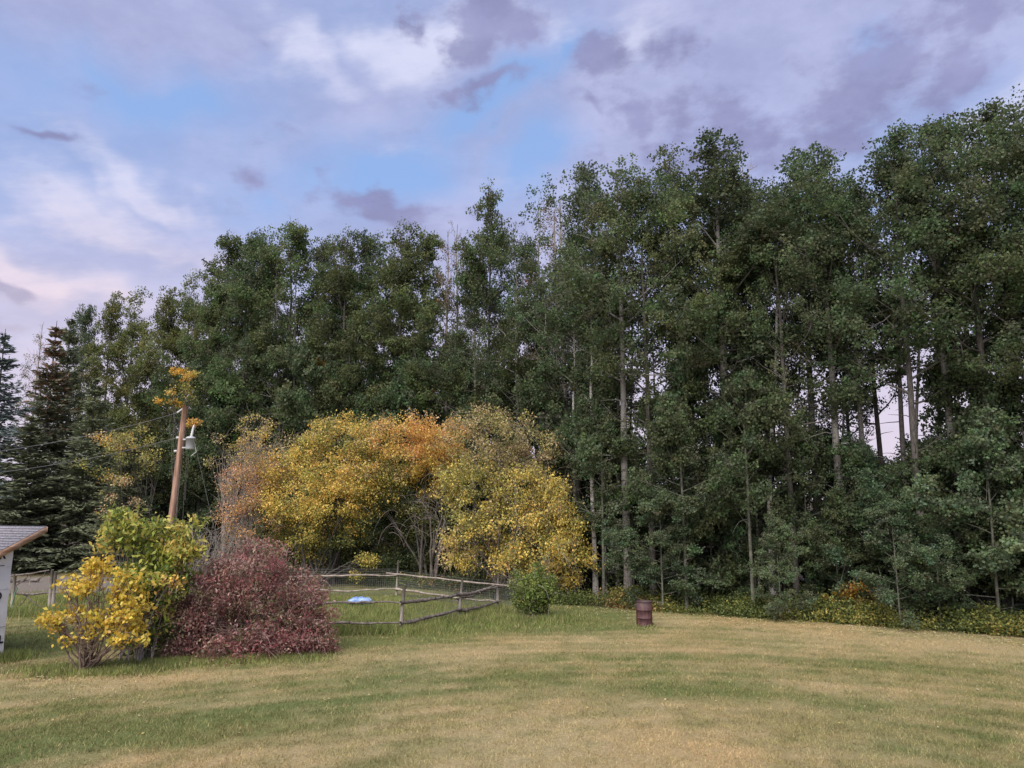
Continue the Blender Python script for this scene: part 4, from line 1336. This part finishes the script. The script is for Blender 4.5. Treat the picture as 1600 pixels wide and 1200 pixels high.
# ------------------------------------------------------------------ shed
def build_shed():
    c0 = gnd(3, 1030)
    root = empty('garden_shed', c0, math.atan2(-.24, .97) - R_(0))
    # local frame: +y runs back along the visible wall, -x into the shed, wall outer face at x=0, back corner at the origin
    SL = .43
    zt = 3.33
    def top(y): return zt + y * SL
    depth, width = 4.5, 5.0
    def prism(x0, x1, y0, y1, zb0, zb1, zt0, zt1):
        v = np.array([[x0, y0, zb0], [x1, y0, zb0], [x1, y1, zb1], [x0, y1, zb1], [x0, y0, zt0], [x1, y0, zt0], [x1, y1, zt1], [x0, y1, zt1]])
        return v, np.array([[0, 3, 2, 1], [4, 5, 6, 7], [0, 1, 5, 4], [1, 2, 6, 5], [2, 3, 7, 6], [3, 0, 4, 7]])
    # wrap is a slightly rippled skin
    ny, nz = 30, 40
    ys, zs = np.linspace(-depth, 0, ny), np.linspace(0, 1, nz)
    Yg, Zg = np.meshgrid(ys, zs)
    zz = Zg * (top(Yg) - .05) + .02
    rip = .016 * (fbm(Yg * 2.5 + zz * 1.2, zz * 2.0, 70, 3) - .5) + .006 * np.sin(zz * 7 + Yg * 2)
    v = np.stack([rip + .012, Yg, zz], -1).reshape(-1, 3)
    i, j = np.meshgrid(np.arange(ny - 1), np.arange(nz - 1))
    a = (j * ny + i).ravel()
    wall = link('wall', mesh_np('shed_wall', *prism(-.12, -.004, -depth, 0, 0, 0, top(-depth) - .06, top(0) - .06), M['wrap']), root)
    link('wall', mesh_np('shed_wall', *prism(-width, -.124, -.12, 0, 0, 0, top(-.12) - .06, top(0) - .06), M['wrap']), root)
    link('wall', mesh_np('shed_wall', *prism(-width, -.124, -depth, -depth + .12, 0, 0, top(-depth) - .06, top(-depth + .12) - .06), M['wrap']), root)
    link('wall', mesh_np('shed_wall', *prism(-width, -width + .12, -depth + .124, -.124, 0, 0, top(-depth) - .06, top(-.12) - .06), M['wrap']), root)
    link('house_wrap', mesh_np('house_wrap', v, np.stack([a, a + 1, a + 1 + ny, a + ny], -1), M['wrap'], None, True), wall)
    y1 = .85
    deck = link('roof', mesh_np('shed_roof', *prism(-width - .3, .22, -depth - .4, y1, top(-depth - .4), top(y1), top(-depth - .4) + .03, top(y1) + .03), M['fascia']), root)
    # shingle courses, each lapping the one below it
    n = 38
    me = None
    for k in range(n):
        ya = -depth - .44 + k * (depth + y1 + .42) / n
        yb = ya + .20
        o = .032
        s = prism(-width - .32, .245, ya, yb, top(ya) + o + .013, top(yb) + o - .005, top(ya) + o + .028, top(yb) + o + .004)
        link('shingle', mesh_np('shingle', *s, M['shingle']), deck)
    link('fascia', mesh_np('fascia', *prism(.222, .262, -depth - .4, y1 - .002, top(-depth - .4) - .15, top(y1) - .15, top(-depth - .4) + .028, top(y1) + .028), M['fascia']), root)
    link('fascia', mesh_np('fascia', *prism(-width - .3, .262, y1, y1 + .035, top(y1) - .13, top(y1) - .13, top(y1) + .026, top(y1) + .026), M['fascia']), root)
    link('soffit', mesh_np('soffit', *prism(.03, .218, -depth - .36, y1 - .04, top(-depth - .36) - .03, top(y1 - .04) - .03, top(-depth - .36) - .006, top(y1 - .04) - .006), M['fascia']), root)
    # seams of the wrap
    for z, y0 in ((2.62, -.9), (1.98, -1.4), (.92, -1.2), (.62, -1.5)):
        link('seam', mesh_np('seam', *box(.024, y0 / 2 - .02, z, .006, -y0, .007), M['ink' if z in (.92,) else 'wrap']), wall)
    # printed letters
    for t, yy, z, sz in (('R', -.47, 2.86, .34), ('D', -.46, 1.70, .30), ('LL', -.27, .47, .30)):
        cu = bpy.data.curves.new('wrap_letter', 'FONT')
        cu.body = t
        cu.size = sz
        cu.offset = .012
        cu.extrude = .001
        cu.align_x = 'RIGHT'
        o = bpy.data.objects.new('letter_source', cu)
        COL.objects.link(o)
        o.parent = wall
        o.location = (.030, yy + .22, z)
        o.rotation_euler = (R_(90), 0, R_(90))
        cu.materials.append(M['ink'])
        me = bpy.data.meshes.new_from_object(o)
        mo = link('printed_letter', me, wall, o.location)
        mo.rotation_euler = o.rotation_euler
        bpy.data.objects.remove(o)
        mo.name = 'printed_letter'
    link('printed_dash', mesh_np('printed_dash', *box(.031, -.40, 2.66, .003, .3, .018), M['ink']), wall)
    tag(root, 'unfinished shed in white house wrap with shingled roof at the left edge', 'shed')


build_shed()


# ------------------------------------------------------------------ paddock fence, gate, drum, tarp
def knotty(p, q, r, rng, n=14, sag=.03):
    p, q = np.array(p, float), np.array(q, float)
    t = np.linspace(0, 1, n)[:, None]
    pts = p * (1 - t) + q * t
    w = np.cumsum(rng.normal(0, .022, (n, 3)), 0)
    w -= w[0] * (1 - t) + w[-1] * t
    pts = pts + w
    pts[:, 2] -= (sag * 4 * t * (1 - t))[:, 0]
    return pts, r * rng.uniform(.72, 1.25, n) * np.linspace(1.15, .75, n), 7


def build_fence():
    rng = np.random.default_rng(60)
    G = {k: np.array(gnd(*v)) for k, v in dict(A=(330, 990), B=(470, 990), C1=(625, 989), C2=(716, 968), C3=(777, 952), C4=(812, 941), R1=(619, 930), R2=(497, 931), R3=(470, 931), R4=(330, 931)).items()}
    root = empty('paddock_fence', G['C1'])
    o0 = np.array(G['C1'])
    def post(k, h, r=.055, lean=(0, 0), mat='post'):
        b = G[k] - o0
        pts = np.array([b + np.array([0, 0, -.1]), b + np.array([lean[0] * .5, lean[1] * .5, h * .5]), b + np.array([lean[0], lean[1], h])])
        link('post', mesh_np('post', *tubes([(pts, np.array([r, r * .95, r * .85]), 8)]), M[mat]), root)
    def rail(k1, h1, k2, h2, r=.05, mat='rail', ext=0., off=(0, 0)):
        a, b = G[k1] - o0, G[k2] - o0
        d = unit(b - a)
        a = a - d * ext + np.array([off[0], off[1], h1])
        b = b + d * ext + np.array([off[0], off[1], h2])
        T = [knotty(a, b, r, rng)]
        for q in range(3):                                    # stubs of lopped branches
            p = along(T[0][0], np.array([rng.uniform(.1, .9)]))[0]
            e = p + unit(rng.normal(size=3)) * rng.uniform(.07, .13)
            T.append((np.array([p, e]), np.array([r * .5, r * .3]), 5))
        link('rail', mesh_np('rail', *tubes(T), M[mat], None, True), root)
    post('C1', 1.62, .065, (.12, 0)); post('C2', 1.5, .055, (.14, .1)); post('C3', 1.42, .06, (.04, 0)); post('B', 1.5); post('R1', 1.62, .05, (.07, 0)); post('R3', 1.5, .05); post('R4', 1.3)
    rail('B', 1.0, 'C1', 1.0, .045, ext=.1, off=(0, -.09)); rail('B', .42, 'C1', .36, .045, ext=.1, off=(0, -.09)); rail('A', .95, 'B', 1.0, .045, off=(0, -.09)); rail('A', .4, 'B', .42, .045, off=(0, -.09))
    rail('C1', 1.03, 'C2', .95, .065, ext=.12, off=(.07, -.06)); rail('C1', .34, 'C2', .40, .06, ext=.1, off=(.07, -.06))
    rail('C2', .98, 'C3', .90, .055, ext=.3, off=(.06, -.05)); rail('C2', .36, 'C3', .34, .06, ext=.12, off=(.06, -.05)); rail('C2', .72, 'C3', 1.0, .05, off=(-.07, .05))
    rail('R1', .98, 'C3', 1.02, .04, 'rail_pale', .75, (0, -.08)); rail('R1', .30, 'C3', .30, .04, 'rail_pale', .1, (0, -.08))
    rail('R2', .93, 'R1', .98, .04, 'rail_pale', .25, (0, -.08)); rail('R2', .30, 'R1', .32, .045, 'rail_pale', .2, (0, -.08)); rail('R4', .95, 'R2', .93, .045, 'rail_pale', 0, (0, -.08)); rail('R4', .3, 'R2', .3, .045, 'rail_pale', 0, (0, -.08))
    # welded wire on the back run and a finer one on the near side
    def mesh(k1, k2, h, step, wr, nm):
        a, b = G[k1] - o0, G[k2] - o0
        L = np.linalg.norm(b - a)
        u = (b - a) / L
        nrm = np.array([-u[1], u[0], 0])
        P = []
        for s in np.arange(0, L, step):
            p = a + u * s
            P.append((np.array([p, p + np.array([0, 0, h])]), np.array([wr, wr]), 3))
        for z in np.arange(.02, h, step):
            P.append((np.array([a + np.array([0, 0, z]), b + np.array([0, 0, z])]), np.array([wr, wr]), 3))
        link('wire_mesh', mesh_np('wire_mesh', *tubes(P), M['wire']), root)
    mesh('R4', 'R1', 1.25, .10, .0048, 'a'); mesh('R1', 'C3', 1.2, .10, .0048, 'b'); mesh('C1', 'C2', 1.0, .12, .0028, 'c'); mesh('C2', 'C3', 1.0, .12, .0028, 'd'); mesh('C3', 'C4', 1.1, .10, .0045, 'e')
    tag(root, 'rough pole and wire fence round the grassy paddock', 'fence')

    # gate and rails left of the yellow shrub
    Yg = gnd(50, 953).y
    def P(px, py): return np.array(at(px, py, Yg))
    g0 = np.array(gnd(50, 953))
    root = empty('wooden_gate', g0)
    def bar(nm, p, q, r, mat='rail'):
        link(nm, mesh_np(nm, *tubes([knotty(P(*p) - g0, P(*q) - g0, r, rng, 8, 0)]), M[mat], None, True), root)
    def gp(px, top):
        b = P(px, 955) - g0
        b[2] = -.05
        t = P(px, top) - g0
        t[0] = b[0]
        link('post', mesh_np('post', *tubes([(np.array([b, (b + t) / 2, t]), np.array([.07, .065, .06]), 8)]), M['post']), root)
    gp(76, 890); gp(81.5, 893); gp(18, 897)
    bar('rail', (10, 901), (77, 891), .035); bar('rail', (8, 927), (112, 926), .045); bar('rail', (-10, 954), (130, 957), .055)
    bar('brace', (24, 917), (43, 898), .028); bar('brace', (36, 929), (66, 950), .032); bar('brace', (60, 905), (72, 892), .026); bar('brace', (46, 898), (46, 914), .022, 'rail_pale'); bar('brace', (28, 950), (42, 932), .022)
    tag(root, 'wooden pole gate with diagonal braces behind the shed corner', 'gate')
    pts = np.array([np.array(at(px, py, Yg - .5)) for px, py in ((13, 965), (19, 945), (24, 925), (27, 920), (26, 918))])
    pts[0, 2] = 0
    tag(link('garden_hose', mesh_np('garden_hose', *tubes([(pts - pts[0], np.full(5, .022), 6)]), M['green_tube']), None, pts[0]), 'green hose leaning on the gate by the shed', 'hose')
    p = gnd(34, 911)
    pts, r, n = knotty((-.7, 0, .12), (.8, .2, .14), .11, rng, 8, 0)
    tag(link('felled_log', mesh_np('felled_log', *tubes([(pts, r, 10)]), M['rail'], None, True), None, (p.x, p.y, 0)), 'grey felled log lying in the garden behind the gate', 'log')


build_fence()


def build_drum():
    p = gnd(1007, 977)
    root = empty('steel_drum', (p.x, p.y, float(gz(p.x, p.y))), R_(20))
    r, h = .292, .88
    prof = [(r - .004, .0), (r + .006, .006), (r + .006, .02), (r - .002, .03)]
    for zc in (.30, .585):
        prof += [(r - .002, zc - .03), (r + .006, zc - .018), (r + .017, zc - .006), (r + .017, zc + .006), (r + .006, zc + .018), (r - .002, zc + .03)]
    prof += [(r - .002, h - .02), (r - .010, h - .02), (r - .012, .03), (.001, .03)]
    v, f = lathe(prof, 48)
    dent = .006 * (fbm(np.arctan2(v[:, 1], v[:, 0]) * 2, v[:, 2] * 4, 33, 2) - .5)
    v[:, 0] *= 1 + dent; v[:, 1] *= 1 + dent
    link('body', mesh_np('drum_body', v, f, M['drum'], None, True), root)
    v, f = lathe([(r - .008, h - .024), (r + .010, h - .022), (r + .013, h - .008), (r + .008, h), (r - .004, h), (r - .011, h - .012)], 48)
    link('rim', mesh_np('drum_rim', v, f, M['drum'], None, True), root)
    tag(root, 'rusty dark red open steel drum standing on the lawn', 'drum')
    # crumpled tarp in the paddock
    p = gnd(562, 948)
    n, m = 34, 18
    u, w = np.meshgrid(np.linspace(-1, 1, n), np.linspace(-1, 1, m))
    e = np.clip(1 - (u ** 4 + w ** 4), 0, 1) ** .6
    z = e * (.06 + .26 * fbm(u * 2.4 + 3, w * 2.4, 90, 3) ** 1.3) + .02
    x = u * .50 + .1 * (fbm(u * 2, w * 2, 91, 2) - .5)
    y = w * .40 + .1 * (fbm(u * 2, w * 2, 92, 2) - .5)
    i, j = np.meshgrid(np.arange(n - 1), np.arange(m - 1))
    a = (j * n + i).ravel()
    me = mesh_np('tarp', np.stack([x, y, z], -1).reshape(-1, 3), np.stack([a, a + 1, a + 1 + n, a + n], -1), M['tarp'])
    o = link('crumpled_tarp', me, None, (p.x, p.y, .16))
    tag(o, 'crumpled pale blue tarp lying in the paddock grass', 'tarp')
    md = o.modifiers.new('thickness', 'SOLIDIFY'); md.thickness = .012; md.offset = 1


build_drum()


# ------------------------------------------------------------------ utility pole
def build_pole():
    Y = 31.0
    top, low = at(289.5, 634, Y), at(268, 808, Y)
    d = (top - low) / (top.z - low.z)
    base = low - d * low.z
    root = empty('utility_pole', base)
    tl = np.array(top - base)
    t = np.linspace(0, 1, 12)[:, None]
    link('shaft', mesh_np('pole_shaft', *tubes([(tl * t, np.linspace(.145, .105, 12), 14)]), M['pole'], None, True), root)
    def L(px, py, dy=0.): return np.array(at(px, py, Y + dy) - base)
    # transformer can hung on the right
    c0, c1 = L(296, 702), L(297.5, 684)
    c0[0] = c1[0] = (c0[0] + c1[0]) / 2 + .02
    can = empty('transformer', c0); can.parent = root
    hh = c1[2] - c0[2]
    r = .185
    link('tank', mesh_np('transformer_tank', *lathe([(.001, 0), (r * .9, 0), (r, .03), (r, hh - .05), (r * 1.06, hh - .05), (r * 1.06, hh), (r * .8, hh + .04), (.001, hh + .06)], 28), M['can'], None, True), can)
    for z in (.06, hh - .08):
        link('bracket', mesh_np('bracket', *box(-.26, 0, z, .2, .10, .07), M['can']), can)
    z0 = hh + .03
    pr = [(.05, z0)]
    for k in range(5):
        pr += [(.075 - .006 * k, z0 + .05 + .09 * k), (.04, z0 + .075 + .09 * k)]
    pr += [(.02, z0 + .52), (.001, z0 + .53)]
    v, f = lathe(pr, 14)
    v[:, 0] += .02 + (v[:, 2] - z0) * .15
    link('bushing', mesh_np('bushing', v, f, M['porcelain'], None, True), can)
    link('cutout_arm', mesh_np('cutout_arm', *tubes([(np.array([L(304, 692) - c0, L(307, 706) - c0, L(299, 712) - c0]), np.array([.02, .02, .018]), 6)]), M['porcelain']), can)
    # strain insulators and brackets on the shaft
    a, q = L(288.5, 637), L(277, 645)
    n = 7
    P = [a + (q - a) * k / (n * 2) for k in range(n * 2 + 1)]
    link('insulator', mesh_np('insulator', *tubes([(np.array(P), np.array([.028 if k % 2 == 0 else .055 for k in range(n * 2 + 1)]), 10)]), M['porcelain'], None, True), root)
    for px, py in ((281.5, 684), (278, 705)):
        link('bolt_bracket', mesh_np('bolt_bracket', *box(*L(px - 3, py), .14, .10, .09), M['porcelain']), root)
    tag(root, 'leaning brown wooden utility pole with grey transformer can', 'utility pole')
    def wire(p, q, sag, r, lab):
        p, q = np.array(p), np.array(q)
        t = np.linspace(0, 1, 24)[:, None]
        pts = p * (1 - t) + q * t
        pts[:, 2] -= (sag * 4 * t * (1 - t))[:, 0]
        tag(link('power_line', mesh_np('power_line', *tubes([(pts - p, np.full(24, r), 5)]), M['cable']), None, p), lab, 'wire', 'wires at the utility pole')
    wire(at(277, 645, Y), at(-140, 722, 22.0), .25, .009, 'upper wire running left from the pole top')
    wire(at(276, 684, Y), at(-140, 752, 22.0), .25, .009, 'lower wire running left from the pole below the top')
    g = gnd(330, 940)
    e = at(325, 785, Y + 1.0)
    wire(at(304.5, 692, Y), np.array([e.x + .8, e.y + 1.2, 0.0]), 0, .009, 'stay wire slanting down right from the transformer')


build_pole()
